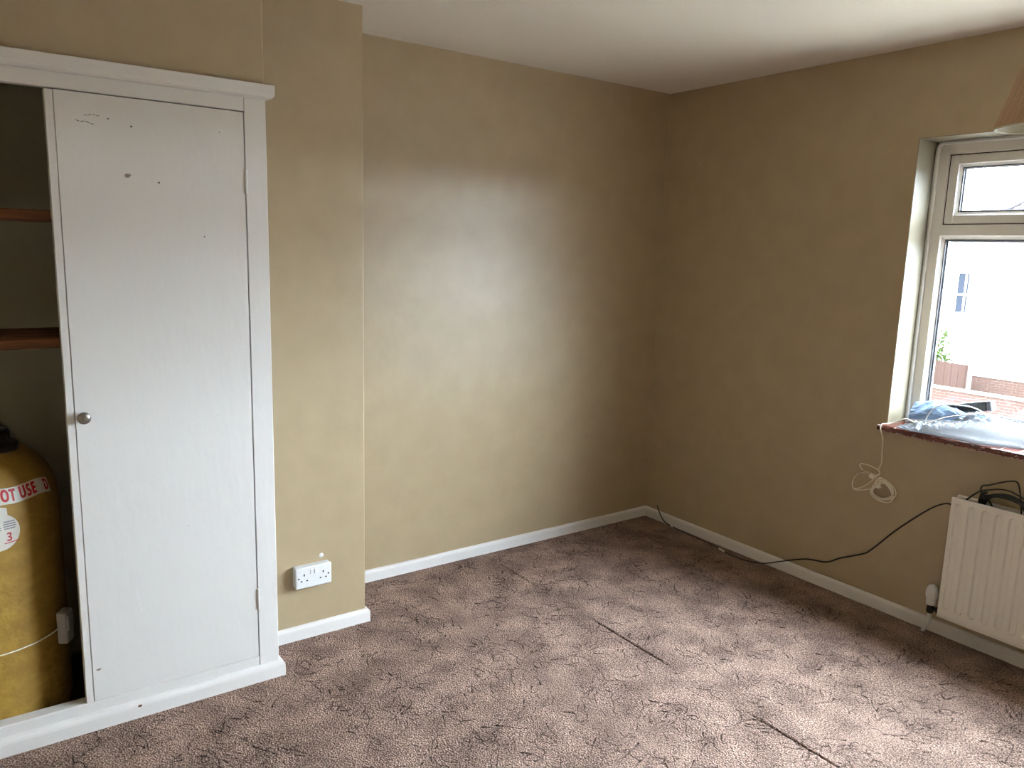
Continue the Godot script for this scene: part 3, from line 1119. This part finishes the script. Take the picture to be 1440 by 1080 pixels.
# ------------------------------------------------------------------ fittings
func build_socket() -> void:
	var c := Vector3(-2.211, 0.264, CHIM_Z)
	var t := thing("wall_socket", "white double wall socket low on the chimney breast", "socket", c)
	var st := mb()
	box(st, c + Vector3(0, 0, 0.013), Vector3(0.142, 0.082, 0.027), 0.002)
	obj("back_box", st, M.plastic, t)
	st = mb()
	box(st, c + Vector3(0, 0, 0.031), Vector3(0.147, 0.087, 0.010), 0.004)
	var fp := obj("faceplate", st, M.plastic, t)
	for s in [-1.0, 1.0]:
		var r := mb()
		box(r, c + Vector3(0.0085 * s, 0.022, 0.037), Vector3(0.0125, 0.021, 0.005), 0.0015, Basis(Vector3.RIGHT, 0.12))
		obj("rocker_switch", r, mat(Color(0.95, 0.95, 0.95), 0.3), fp)
		var hl := mb()
		box(hl, c + Vector3(0.0385 * s, 0.012, 0.0361), Vector3(0.0046, 0.0088, 0.0006))
		box(hl, c + Vector3(0.0385 * s - 0.011, -0.012, 0.0361), Vector3(0.0072, 0.0046, 0.0006))
		box(hl, c + Vector3(0.0385 * s + 0.011, -0.012, 0.0361), Vector3(0.0072, 0.0046, 0.0006))
		obj("pin_holes", hl, M.gasket, fp)
		var sc := mb()
		lathe(sc, [Vector2(0.0001, 0.0012), Vector2(0.003, 0.001), Vector2(0.0034, 0.0)], 12, Transform3D(Basis(Vector3.RIGHT, PI / 2), c + Vector3(0.0602 * s, 0, 0.036)))
		obj("screw", sc, M.brass, fp)

func build_radiator() -> void:
	var z0 := 1.752
	var z1 := 3.05
	var y0 := 0.110
	var y1 := 0.620
	var t := thing("radiator", "cream steel double panel radiator on the wall under the window", "radiator", Vector3(-0.06, y0, (z0 + z1) / 2))
	var pitch := 0.0492
	# front panel: pressed vertical flutes with rounded ends
	var st := mb()
	st.set_smooth_group(-1)
	var zs := [z0, z0 + 0.004]
	var n_fl := int((z1 - z0 - 0.03) / pitch)
	for k in n_fl:
		var c := z0 + 0.030 + k * pitch
		for d in [-0.0165, -0.0140, -0.0125, -0.0105, -0.008, -0.003, 0.003, 0.008, 0.0105, 0.0125, 0.0140, 0.0165]:
			zs.append(c + d)
	zs.append(z1 - 0.004)
	zs.append(z1)
	var ys := [y0 + 0.012, y0 + 0.016, y0 + 0.036]
	for k in 9:
		ys.append(y0 + 0.040 + k * 0.0032)
	ys.append(0.35)
	for k in 9:
		ys.append(y1 - 0.048 + k * 0.0032)
	ys.append_array([y1 - 0.016, y1 - 0.005, y1 - 0.001])
	var depth := func(y: float, z: float) -> float:
		# how far the skin lies behind the front plane
		var k := clampf(roundf((z - z0 - 0.030) / pitch), 0, n_fl - 1)
		var dz: float = z - (z0 + 0.030 + k * pitch)
		var lo := y0 + 0.055
		var hi := y1 - 0.034
		var dy := 0.0
		if y < lo:
			dy = lo - y
		elif y > hi:
			dy = y - hi
		var r := Vector2(dz, dy).length()
		return 0.0115 * (1.0 - smoothstep(0.0088, 0.0140, r))
	var grid := []
	for y in ys:
		var row := []
		for z in zs:
			var x: float = -0.100 + depth.call(y, z)
			if z == z0 or z == z1:
				x += 0.005
			if y == ys[0] or y == ys[ys.size() - 1]:
				x += 0.004
			row.append(Vector3(x, y, z))
		grid.append(row)
	for j in ys.size() - 1:
		for i in zs.size() - 1:
			var vs := []
			for q in [[j, i], [j, i + 1], [j + 1, i + 1], [j + 1, i]]:
				var e := 0.0008
				var p: Vector3 = grid[q[0]][q[1]]
				var gx: float = (depth.call(p.y, p.z + e) - depth.call(p.y, p.z - e)) / (2 * e)
				var gy: float = (depth.call(p.y + e, p.z) - depth.call(p.y - e, p.z)) / (2 * e)
				vs.append([p, Vector3(-1, gy, gx).normalized()])
			smooth_quad(st, vs)
	# folded edges and the back skin
	span(st, Vector3(-0.0955, y0 + 0.012, z0), Vector3(-0.083, y1 - 0.001, z0 + 0.002))
	span(st, Vector3(-0.0955, y0 + 0.012, z1 - 0.002), Vector3(-0.083, y1 - 0.001, z1))
	span(st, Vector3(-0.088, y0 + 0.012, z0), Vector3(-0.083, y1, z1))
	span(st, Vector3(-0.0965, y1 - 0.003, z0), Vector3(-0.083, y1, z1), 0.0012)
	obj("front_panel", st, M.radiator, t)
	st = mb()
	span(st, Vector3(-0.0955, y0 + 0.001, z0 - 0.002), Vector3(-0.090, y0 + 0.013, z1 + 0.002), 0.002)
	obj("bottom_seam", st, M.radiator, t)
	st = mb()
	span(st, Vector3(-0.045, y0, z0 - 0.004), Vector3(-0.029, y1, z1 + 0.004), 0.003)
	obj("back_panel", st, M.radiator, t)
	st = mb()
	var zz := z0 + 0.03
	while zz < z1 - 0.03:   # convector fins folded between the panels
		span(st, Vector3(-0.083, y0 + 0.05, zz), Vector3(-0.045, y1 - 0.06, zz + 0.002))
		zz += 0.033
	var fins := obj("convector_fins", st, M.radiator, t)
	fins.set_meta("kind", "stuff")
	for z in [z0 + 0.2, z1 - 0.2]:
		st = mb()
		span(st, Vector3(-0.031, y0 + 0.06, z - 0.015), Vector3(-0.001, y1 - 0.06, z + 0.015), 0.002)
		obj("bracket", st, M.radiator, t)
	# valve tail, thermostatic head and the pipe to the floor
	var v := thing("radiator_valve", "white thermostatic valve with its bent white pipe at the left end of the radiator", "valve", Vector3(-0.06, 0, 1.709))
	st = mb()
	var hc := Vector3(-0.06, 0, 1.707)
	lathe(st, [Vector2(0.0125, 0.136), Vector2(0.0185, 0.138), Vector2(0.0190, 0.146), Vector2(0.0175, 0.1475), Vector2(0.0185, 0.149), Vector2(0.0198, 0.160), Vector2(0.0182, 0.1615), Vector2(0.0182, 0.1635), Vector2(0.0205, 0.165), Vector2(0.0222, 0.178), Vector2(0.0222, 0.196), Vector2(0.0200, 0.210), Vector2(0.0150, 0.219), Vector2(0.008, 0.2235), Vector2(0.0001, 0.2245)], 28, Transform3D(Basis.IDENTITY, hc))
	var hd := obj("valve_head", st, M.plastic, v)
	st = mb()
	for k in 18:
		var a := TAU * k / 18.0
		var d := Vector3(sin(a), 0, cos(a))
		tube(st, [hc + d * 0.0205 + Vector3.UP * 0.168, hc + d * 0.0224 + Vector3.UP * 0.18, hc + d * 0.0223 + Vector3.UP * 0.196, hc + d * 0.019 + Vector3.UP * 0.211], 0.0014, 5)
	var gr := obj("grip_ribs", st, M.plastic, hd)
	gr.set_meta("kind", "stuff")
	st = mb()
	tube(st, [hc + Vector3.UP * 0.100, hc + Vector3.UP * 0.106, hc + Vector3.UP * 0.118, hc + Vector3.UP * 0.137], 0.013, 6, [0.011, 0.0155, 0.0155, 0.011])
	tube(st, [hc + Vector3(0, 0.122, 0.0), hc + Vector3(0, 0.122, 0.024), hc + Vector3(0, 0.122, 0.025), hc + Vector3(0, 0.122, 0.046)], 0.011, 8, [0.009, 0.009, 0.0135, 0.0135])
	obj("valve_body", st, M.brass, v)
	st = mb()
	tube(st, smooth_path(v3("-0.060,0.104,1.707 | -0.060,0.085,1.708 | -0.058,0.064,1.707 | -0.049,0.036,1.695 | -0.038,0.008,1.681 | -0.034,-0.006,1.677")), 0.0082, 12)
	obj("pipe", st, M.plastic, v)

func build_pendant() -> void:
	var c := Vector3(-1.774, 1.763, 2.650)
	var t := thing("pendant_lamp", "tapered tan fabric lampshade hanging unlit from the ceiling near the window", "lamp", Vector3(c.x, 1.74, c.z))
	var rb := 0.155
	var rt := 0.088
	var hh := 0.225
	var lean := Basis(Vector3(0.316, 0, 0.949), 0.06)   # hangs a little askew
	var st := mb()
	lathe(st, [Vector2(rb, 0.0), Vector2(rb + 0.0012, 0.001), Vector2(rt + 0.0012, hh), Vector2(rt, hh + 0.001)], 64, Transform3D(lean, c), true)
	obj("shade", st, M.shade, t)
	st = mb()
	lathe(st, [Vector2(rt - 0.002, hh), Vector2(rb - 0.003, 0.001)], 64, Transform3D(lean, c))
	obj("lining", st, M.shade_lining, t)
	st = mb()
	var ringp := []
	for k in 49:
		ringp.append(c + lean * Vector3(sin(TAU * k / 48) * (rb - 0.001), 0.0005, cos(TAU * k / 48) * (rb - 0.001)))
	tube(st, ringp, 0.0024, 6)
	obj("rim", st, M.shade_lining, t)
	st = mb()
	for k in 3:
		var a := TAU * k / 3.0
		tube(st, [c + Vector3(0, hh - 0.03, 0), c + lean * Vector3(sin(a) * rt, hh, cos(a) * rt)], 0.0018, 6)
	obj("spider", st, M.plastic, t)
	st = mb()
	lathe(st, [Vector2(0.02, hh - 0.10), Vector2(0.021, hh - 0.04), Vector2(0.017, hh - 0.03), Vector2(0.012, hh - 0.005), Vector2(0.0001, hh)], 20, Transform3D(Basis.IDENTITY, c))
	obj("lamp_holder", st, M.plastic, t)
	st = mb()
	tube(st, [c + Vector3(0, hh - 0.01, 0), Vector3(c.x, H - 0.02, c.z)], 0.003, 8)
	obj("cord", st, M.plastic, t)
	st = mb()
	lathe(st, [Vector2(0.004, -0.03), Vector2(0.03, -0.024), Vector2(0.042, -0.008), Vector2(0.043, 0.0)], 28, Transform3D(Basis.IDENTITY, Vector3(c.x, H, c.z)))
	obj("ceiling_rose", st, M.plastic, t)

# ------------------------------------------------------------------ cables
func build_cables() -> void:
	var t := thing("black_cable", "black cable running from the corner along the skirting up onto the radiator", "cable", Vector3(-0.03, 0, 0.9))
	var st := mb()
	var run := v3("-0.001,0.085,0.098 | -0.004,0.084,0.099 | -0.012,0.074,0.112 | -0.0195,0.050,0.135 | -0.0205,0.020,0.165 | -0.022,0.006,0.212 | -0.036,0.005,0.339 | -0.044,0.005,0.474 | -0.050,0.005,0.567 | -0.078,0.005,0.698 | -0.066,0.006,0.808 | -0.032,0.014,0.880 | -0.023,0.052,0.963 | -0.008,0.104,1.085 | -0.008,0.127,1.192 | -0.008,0.172,1.262 | -0.008,0.228,1.366 | -0.008,0.262,1.404 | -0.008,0.365,1.486 | -0.010,0.442,1.556 | -0.022,0.512,1.626 | -0.040,0.552,1.675 | -0.055,0.577,1.722 | -0.066,0.574,1.765 | -0.070,0.590,1.782")
	tube(st, smooth_path(run), 0.0032, 8)
	obj("lead", st, M.black, t)
	st = mb()
	tube(st, smooth_path(v3("-0.070,0.590,1.782 | -0.065,0.618,1.796 | -0.065,0.650,1.824 | -0.060,0.665,1.841 | -0.055,0.675,1.869 | -0.055,0.686,1.900 | -0.060,0.690,1.940 | -0.065,0.683,1.972 | -0.065,0.674,1.993 | -0.065,0.655,2.030 | -0.065,0.61,2.05 | -0.066,0.57,2.05")), 0.0032, 8)
	tube(st, smooth_path(v3("-0.066,0.575,1.905 | -0.072,0.613,1.893 | -0.072,0.637,1.877 | -0.070,0.658,1.851 | -0.065,0.671,1.840 | -0.060,0.686,1.844 | -0.055,0.694,1.866 | -0.055,0.710,1.895 | -0.055,0.725,1.928 | -0.055,0.731,1.952 | -0.055,0.723,1.963 | -0.060,0.701,1.973 | -0.065,0.677,1.980 | -0.065,0.637,1.988 | -0.065,0.58,1.995")), 0.0032, 8)
	obj("loop", st, M.black, t)
	# the coiled surplus resting in the top of the radiator
	rng.seed = 91
	st = mb()
	for k in 9:
		var ringp := []
		var rz := rng.randf_range(0.075, 0.092)
		var ry := rng.randf_range(0.040, 0.055)
		var c := Vector3(-0.063 + rng.randf_range(-0.011, 0.011), 0.618 + rng.randf_range(-0.003, 0.006), 1.930 + rng.randf_range(-0.01, 0.012))
		for i in 37:
			var a := TAU * i / 36.0
			ringp.append(c + Vector3(0.006 * sin(a * 2.0 + k), sin(a) * ry + 0.004 * sin(a * 3.0 + k * 2.0), cos(a) * rz))
		tube(st, ringp, 0.0033, 7)
	obj("coil", st, M.black, t)
	# plug and short tails at the left of the coil
	st = mb()
	tube(st, v3("-0.06,0.62,1.838 | -0.06,0.655,1.846 | -0.06,0.664,1.862"), 0.006, 8, [0.005, 0.008, 0.005])
	tube(st, smooth_path(v3("-0.062,0.60,1.842 | -0.062,0.640,1.840 | -0.06,0.668,1.843")), 0.0034, 7)
	obj("plug", st, M.black, t)
	var run_path := smooth_path(run)
	for q in [[0.225, 0.262], [0.285, 0.312], [0.590, 0.660]]:
		st = mb()
		var seg := []
		for p in run_path:
			if p.z > q[0] and p.z < q[1] and p.y < 0.02:
				seg.append(p)
		if seg.size() > 1:
			tube(st, seg, 0.0042, 8)
			obj("white_tape", st, M.tape, t)

	var w := thing("white_cable", "thin white cable hanging from the window sill in a tangled coil against the wall", "cable", Vector3(-0.015, 0.495, 1.40))
	st = mb()
	tube(st, smooth_path(v3("0.075,0.900,1.80 | 0.055,0.945,1.765 | 0.045,0.939,1.735 | 0.036,0.926,1.685 | 0.028,0.903,1.622 | 0.020,0.874,1.572 | 0.010,0.858,1.545 | 0.010,0.866,1.515 | 0.015,0.872,1.475 | 0.005,0.850,1.435 | -0.015,0.8415,1.412 | -0.030,0.8395,1.400 | -0.0365,0.825,1.397 | -0.034,0.805,1.402 | -0.027,0.773,1.409 | -0.018,0.701,1.409 | -0.014,0.662,1.408 | -0.014,0.630,1.396")), 0.0026, 8)
	obj("lead", st, M.cable, w)
	st = mb()
	tube(st, smooth_path(v3("0.020,0.860,1.555 | 0.030,0.896,1.557 | 0.040,0.938,1.580 | 0.045,0.957,1.617 | 0.040,0.966,1.678 | 0.035,0.966,1.730 | 0.040,0.950,1.775 | 0.05,0.93,1.80")), 0.0026, 8)
	obj("loop", st, M.cable_white, w)
	st = mb()
	tube(st, smooth_path(v3("-0.014,0.630,1.396 | -0.015,0.639,1.365 | -0.014,0.641,1.328 | -0.009,0.632,1.307 | -0.008,0.612,1.321 | -0.010,0.606,1.353")), 0.0024, 7)
	tube(st, smooth_path(v3("-0.012,0.603,1.355 | -0.014,0.599,1.326 | -0.014,0.579,1.298 | -0.013,0.545,1.284 | -0.012,0.520,1.290 | -0.014,0.524,1.315 | -0.016,0.546,1.347 | -0.018,0.577,1.377 | -0.018,0.597,1.394 | -0.014,0.618,1.406 | -0.010,0.628,1.396")), 0.0024, 7)
	tube(st, smooth_path(v3("-0.012,0.590,1.405 | -0.016,0.570,1.412 | -0.018,0.546,1.390 | -0.018,0.526,1.345 | -0.014,0.514,1.303 | -0.012,0.522,1.286")), 0.0024, 7)
	obj("bow", st, M.cable, w)
	st = mb()
	var base := v3("-0.012,0.595,1.424 | -0.012,0.578,1.455 | -0.012,0.550,1.481 | -0.012,0.522,1.484 | -0.012,0.503,1.464 | -0.012,0.495,1.426 | -0.012,0.502,1.392 | -0.012,0.519,1.370 | -0.012,0.543,1.374 | -0.012,0.572,1.394 | -0.012,0.592,1.410 | -0.012,0.595,1.424")
	rng.seed = 92
	var mid := Vector3(-0.012, 0.545, 1.428)
	for k in 6:
		var path := []
		var sc := rng.randf_range(0.72, 1.06)
		var tw := rng.randf_range(-0.3, 0.3)
		var off := Vector3(-0.003 + 0.004 * (k % 3) - 0.003, rng.randf_range(-0.008, 0.008), rng.randf_range(-0.010, 0.008))
		for p in base:
			path.append(mid + Basis(Vector3.RIGHT, tw) * (p - mid) * Vector3(1, sc, sc) + off)
		tube(st, smooth_path(path, 5), 0.0024, 7)
	obj("coil", st, M.cable, w)
	st = mb()
	box(st, Vector3(-0.016, 0.596, 1.374), Vector3(0.014, 0.024, 0.030), 0.005, Basis(Vector3.RIGHT, 0.35))
	tube(st, v3("-0.016,0.594,1.386 | -0.016,0.612,1.404"), 0.008, 8, [0.008, 0.004])
	obj("plug", st, M.cable, w)
	st = mb()
	box(st, Vector3(-0.016, 0.556, 1.409), Vector3(0.012, 0.016, 0.022), 0.004, Basis(Vector3.RIGHT, -0.3))
	obj("plug", st, M.cable, w)

# ------------------------------------------------------------------ things on the sill
func crumple(st: SurfaceTool, z0: float, z1: float, nz: int, nx: int, at: Callable) -> void:
	# a creased film with an upper and an under skin; at(u, v, side) gives the point
	for side in [1.0, -1.0]:
		for j in nz:
			for i in nx:
				var p := []
				for q in [[i, j], [i + 1, j], [i + 1, j + 1], [i, j + 1]]:
					p.append(at.call(float(q[1]) / nz, float(q[0]) / nx, side))
				for tri in ([[0, 1, 2], [0, 2, 3]] if (i + j) % 2 == 0 else [[0, 1, 3], [1, 2, 3]]):
					var a: Vector3 = p[tri[0]]
					var b: Vector3 = p[tri[1]]
					var c: Vector3 = p[tri[2]]
					var n := (b - a).cross(c - a)
					if n.length() < 1e-10:
						continue
					n = n.normalized()
					if n.y * side < 0:
						n = -n
					face(st, [a, b, c], n)

func build_sill_things() -> void:
	var cre := FastNoiseLite.new()
	cre.seed = 101
	cre.frequency = 14.0
	cre.noise_type = FastNoiseLite.TYPE_CELLULAR
	cre.cellular_return_type = FastNoiseLite.RETURN_DISTANCE2_SUB
	var lump := FastNoiseLite.new()
	lump.seed = 102
	lump.frequency = 9.0
	# slim black case under the film
	var bc := Vector3(0.095, 0.936, 1.618)
	var turn := Basis(Vector3.RIGHT, -0.26)
	var t := thing("black_case", "slim black plastic case with a grey end, half hidden in blue film against the window", "case", Vector3(bc.x, 0.85, bc.z))
	var st := mb()
	box(st, bc, Vector3(0.042, 0.040, 0.30), 0.003, turn)
	obj("body", st, M.black, t)
	st = mb()
	box(st, bc + turn * Vector3(0, 0.0, 0.158), Vector3(0.046, 0.043, 0.018), 0.004, turn)
	obj("end_cap", st, mat(Color(0.33, 0.33, 0.34), 0.4), t)
	# blue film draped over the case
	st = mb()
	crumple(st, 0, 1, 34, 16, func(u: float, v: float, side: float) -> Vector3:
		var z := lerpf(1.472, 1.80, u)
		var top := 0.941 + (z - 1.472) * 0.16 + 0.012 * sin(u * PI) - 0.052 * smoothstep(0.30, 0.72, u)
		var low := 0.872 + 0.05 * u
		if u > 0.72:
			top = lerpf(top, low + 0.02, (u - 0.72) / 0.28)
		var x := lerpf(0.092 if u < 0.45 else lerpf(0.092, 0.062, smoothstep(0.45, 0.6, u)), 0.050, smoothstep(0.0, 1.0, v)) - 0.012 * sin(v * PI)
		var y := lerpf(top, low, pow(v, 1.3))
		y += 0.006 * lump.get_noise_2d(z * 1.2, v * 0.10) * (1 - v) + 0.004 * cre.get_noise_2d(z * 0.8, v * 0.06)
		x += 0.008 * lump.get_noise_2d(z * 1.5 + 3.0, v * 0.2)
		return Vector3(x + side * -0.0007, y + side * 0.0007, z))
	tag(obj("blue_bag", st, M.blue), "pale blue plastic film draped over the black case on the sill", "plastic bag")
	# clear bag heaped in front
	st = mb()
	crumple(st, 0, 1, 90, 26, func(u: float, v: float, side: float) -> Vector3:
		var z := lerpf(1.452, 1.945, u)
		var ends := clampf(minf(u / 0.14, (1.0 - u) / 0.16), 0.0, 1.0)
		ends = sqrt(ends)
		var hgt := (0.024 + 0.085 * smoothstep(0.0, 0.75, u)) * ends
		var arch := pow(clampf(sin(pow(v, 0.75) * PI), 0.0, 1.0), 0.55)
		var x := lerpf(-0.024 + 0.018 * (1.0 - ends) - 0.010 * sin(u * 9.0) + 0.075 * smoothstep(0.66, 0.95, u), 0.125 - 0.01 * (1 - ends), v)
		var y := 0.8385 + hgt * arch
		if side > 0:
			y += arch * ends * (0.034 * (cre.get_noise_2d(z * 0.9, x * 1.2) + 0.4) + 0.022 * lump.get_noise_2d(z * 2.0, x * 2.0))
		else:
			y = 0.8365 + 0.15 * hgt * arch
		return Vector3(x, maxf(y, 0.8362), z))
	tag(obj("clear_bag", st, M.bag), "crumpled clear plastic bag heaped along the red-brown window sill", "plastic bag")

# ------------------------------------------------------------------ outside
const GND := -2.7

func bricks(st: SurfaceTool, a: Vector3, b: Vector3, courses: int, depth: float) -> void:
	# running bond along a to b (level), standing proud of the mortar by 4 mm
	var d := (b - a)
	var length := d.length()
	d = d.normalized()
	var turn := Basis(Vector3.UP, atan2(d.x, d.z))
	for k in courses:
		var s := -0.1125 if k % 2 else 0.0
		while s < length:
			var s0 := maxf(s, 0.0)
			var s1 := minf(s + 0.215, length)
			if s1 - s0 > 0.03:
				box(st, a + d * (s0 + s1) * 0.5 + Vector3.UP * (0.0375 + k * 0.075), Vector3(depth, 0.064, s1 - s0), 0.0, turn)
			s += 0.225

func garden_wall(label: String, a: Vector3, b: Vector3, courses: int) -> void:
	var t := thing("garden_wall", label, "wall", Vector3((a.x + b.x) / 2, GND, (a.z + b.z) / 2))
	var st := mb()
	var d := (b - a).normalized()
	var turn := Basis(Vector3.UP, atan2(d.x, d.z))
	box(st, (a + b) * 0.5 + Vector3.UP * courses * 0.0375, Vector3(0.205, courses * 0.075, a.distance_to(b)), 0.0, turn)
	obj("mortar", st, M.mortar, t)
	st = mb()
	bricks(st, a, b, courses, 0.215)
	var o := obj("bricks", st, M.brick, t)
	o.set_meta("kind", "stuff")
	st = mb()
	var n := int(a.distance_to(b) / 0.46)
	for k in n:
		box(st, a + d * (0.23 + k * 0.46) + Vector3.UP * (courses * 0.075 + 0.025), Vector3(0.26, 0.05, 0.452), 0.006, turn)
	obj("coping", st, M.concrete, t)

func build_outside() -> void:
	var st := mb()
	span(st, Vector3(0.3, GND - 0.2, -60), Vector3(90, GND, 60))
	tag(obj("ground", st, M.paving), "pale paved ground outside below the window", "paving", "", "structure")
	st = mb()
	box(st, Vector3(21.45, GND + 0.07, -5.9), Vector3(0.7, 0.14, 4.4), 0.03)
	tag(obj("lawn", st, M.grass), "small green lawn between the two brick garden walls", "lawn", "", "stuff")
	st = mb()
	span(st, Vector3(8.0, GND - 0.05, -60), Vector3(15.0, GND + 0.02, 60))
	tag(obj("road", st, M.tarmac), "grey road between the two rows of houses", "road", "", "structure")
	st = mb()
	span(st, Vector3(15.0, GND - 0.05, -60), Vector3(17.4, GND + 0.06, 60))
	tag(obj("pavement", st, M.concrete), "pale pavement along the front garden wall", "pavement", "", "structure")
	garden_wall("low brick front garden wall with pale coping, nearest beyond the window", Vector3(18.0, GND, -9.6), Vector3(18.0, GND, -3.0), 12)
	garden_wall("short brick garden wall behind the front wall, right of the fence", Vector3(22.0, GND, -8.0), Vector3(22.0, GND, -4.2), 11)
	# timber fence
	var f := thing("fence", "brown boarded timber fence with pale concrete posts outside the window", "fence", Vector3(21, GND, -8.1))
	for k in 24:
		var z := -9.9 + k * 0.102
		st = mb()
		box(st, Vector3(21.0 + 0.01 * (k % 2), GND + 0.62, z), Vector3(0.022, 1.24 + 0.01 * (k % 3), 0.106), 0.003)
		obj("board", st, M.fence, f)
	for z in [-8.62, -7.45]:
		st = mb()
		box(st, Vector3(20.94, GND + 0.66, z), Vector3(0.1, 1.32, 0.09), 0.012)
		obj("post", st, M.concrete, f)
	st = mb()
	for y in [0.25, 1.0]:
		box(st, Vector3(21.04, GND + y, -8.7), Vector3(0.04, 0.08, 2.4), 0.004)
	obj("rail", st, M.fence, f)
	# shrub behind it
	var sh := thing("shrub", "leafy green shrub showing over the top of the brown fence", "shrub", Vector3(22.3, GND, -9.2))
	rng.seed = 111
	st = mb()
	var lf := mb()
	for k in 26:
		var a := rng.randf() * TAU
		var top := Vector3(22.3 + sin(a) * rng.randf_range(0.1, 0.75), GND + rng.randf_range(1.2, 2.15), -9.2 + cos(a) * rng.randf_range(0.1, 0.75))
		var root := Vector3(22.3 + sin(a) * 0.05, GND - 0.02, -9.2 + cos(a) * 0.05)
		var midp := root.lerp(top, 0.55) + Vector3(sin(a), 0, cos(a)) * 0.1
		tube(st, smooth_path([root, midp, top], 4), 0.012, 5)
		for j in 46:
			var p := midp.lerp(top, rng.randf_range(-0.2, 1.05)) + Vector3(rng.randfn(0, 0.11), rng.randfn(0, 0.09), rng.randfn(0, 0.11))
			var bs := Basis.from_euler(Vector3(rng.randf() * TAU, rng.randf() * TAU, rng.randf() * TAU))
			var l := rng.randf_range(0.05, 0.1)
			var q := [p - bs.x * l, p + bs.y * l * 0.42 + bs.z * 0.008, p + bs.x * l, p - bs.y * l * 0.42 + bs.z * 0.008]
			face(lf, q, bs.z)
	obj("stem", st, M.bark, sh)
	var fo := obj("foliage", lf, M.leaf, sh)
	fo.set_meta("kind", "stuff")
	# dark gate post
	st = mb()
	for z in [-7.0, -6.86]:
		box(st, Vector3(23.6, GND + 0.55, z), Vector3(0.05, 1.1, 0.05), 0.006)
	box(st, Vector3(23.6, GND + 0.95, -6.93), Vector3(0.03, 0.04, 0.16), 0.004)
	box(st, Vector3(23.6, GND + 0.2, -6.93), Vector3(0.03, 0.04, 0.16), 0.004)
	tag(obj("gate_post", st, M.pane_dark), "dark metal double gate post right of the short brick wall", "post")
	# the white rendered house opposite
	var hx := 26.0
	var h := thing("house", "white rendered house with a tiled roof across the road", "house", Vector3(hx + 3.5, GND, -3.5))
	st = mb()
	span(st, Vector3(hx, GND - 0.1, -11.2), Vector3(hx + 7.0, 2.1, 4.0))
	obj("wall", st, M.render, h)
	# roof: hipped, eaves at 2.1
	var e0 := Vector3(hx - 0.35, 2.02, -11.55)
	var e1 := Vector3(hx - 0.35, 2.02, 4.35)
	var e2 := Vector3(hx + 7.35, 2.02, 4.35)
	var e3 := Vector3(hx + 7.35, 2.02, -11.55)
	var r0 := Vector3(hx + 3.5, 5.0, -7.7)
	var r1 := Vector3(hx + 3.5, 5.0, 0.5)
	st = mb()
	var nf := (e1 - e0).cross(r0 - e0).normalized()
	nf = nf if nf.y > 0 else -nf
	face(st, [e0, e1, r1, r0], nf)
	face(st, [e1, e2, r1], Vector3(0, 3.85, 2.98).normalized())
	face(st, [e2, e3, r0, r1], Vector3(-nf.x, nf.y, nf.z))
	face(st, [e3, e0, r0], Vector3(0, 3.85, -2.98).normalized())
	face(st, [e0, e1, e2, e3], Vector3.DOWN)
	var rf := obj("roof", st, M.roof_tile, h)
	# interlocking tiles on the slope that the window shows
	var up := (r0 - e0)
	up = Vector3(up.x, up.y, 0).normalized()
	var turn := Basis(up, nf, up.cross(nf))
	var tile := mb()
	box(tile, Vector3(0.0, 0.012, 0.0), Vector3(0.40, 0.022, 0.30), 0.004)
	box(tile, Vector3(0.0, 0.028, 0.115), Vector3(0.40, 0.03, 0.07), 0.012)
	var tmesh := tile.commit()
	for row in 13:
		for k in 24:
			var z := -11.2 + 0.3 * k + (0.15 if row % 2 else 0.0)
			var along := 0.15 + row * 0.34
			if z + 11.55 < along * 0.79 + 0.2:
				continue
			var o := MeshInstance3D.new()
			o.name = numbered("roof_tile", rf)
			o.mesh = tmesh
			o.material_override = M.roof_tile
			rf.add_child(o, true)
			o.transform = Transform3D(turn * Basis(Vector3.BACK, -0.05), Vector3(e0.x, e0.y, z) + up * along + nf * 0.02)
	# ridge and hip caps
	st = mb()
	tube(st, [e0 + Vector3(0, 0.03, 0), r0 + Vector3(0, 0.03, 0)], 0.1, 10)
	tube(st, [r0 + Vector3(0, 0.03, 0), r1 + Vector3(0, 0.03, 0)], 0.1, 10)
	obj("ridge_cap", st, M.roof_tile, rf)
	st = mb()
	tube(st, [Vector3(hx - 0.40, 2.02, -11.5), Vector3(hx - 0.40, 2.02, 4.3)], 0.055, 10)
	obj("gutter", st, M.concrete, h)
	for wz in [-10.5, -6.3, -1.6]:
		var z0: float = wz
		var z1: float = wz + 0.95
		st = mb()
		ring(st, z0, z1, -0.30, 1.20, 0.055, hx - 0.04, hx + 0.03, 0.004)
		span(st, Vector3(hx - 0.035, -0.25, z0 + 0.30), Vector3(hx + 0.03, 1.15, z0 + 0.35))
		span(st, Vector3(hx - 0.035, 0.36, z0 + 0.04), Vector3(hx + 0.03, 0.42, z1 - 0.04))
		var wn := obj("window", st, M.upvc, h)
		st = mb()
		span(st, Vector3(hx - 0.012, -0.25, z0 + 0.05), Vector3(hx - 0.004, 1.15, z1 - 0.05))
		obj("pane", st, M.pane_dark, wn)
		st = mb()
		span(st, Vector3(hx - 0.016, -0.25, z0 + 0.42), Vector3(hx - 0.0125, 1.15, z1 - 0.05))
		obj("curtain", st, M.render, wn)
	st = mb()
	lathe(st, [Vector2(0.0001, 0.05), Vector2(0.06, 0.045), Vector2(0.075, 0.0)], 14, Transform3D(Basis(Vector3.BACK, PI / 2), Vector3(hx, -1.25, -9.45)))
	obj("wall_vent", st, M.spacer, h)
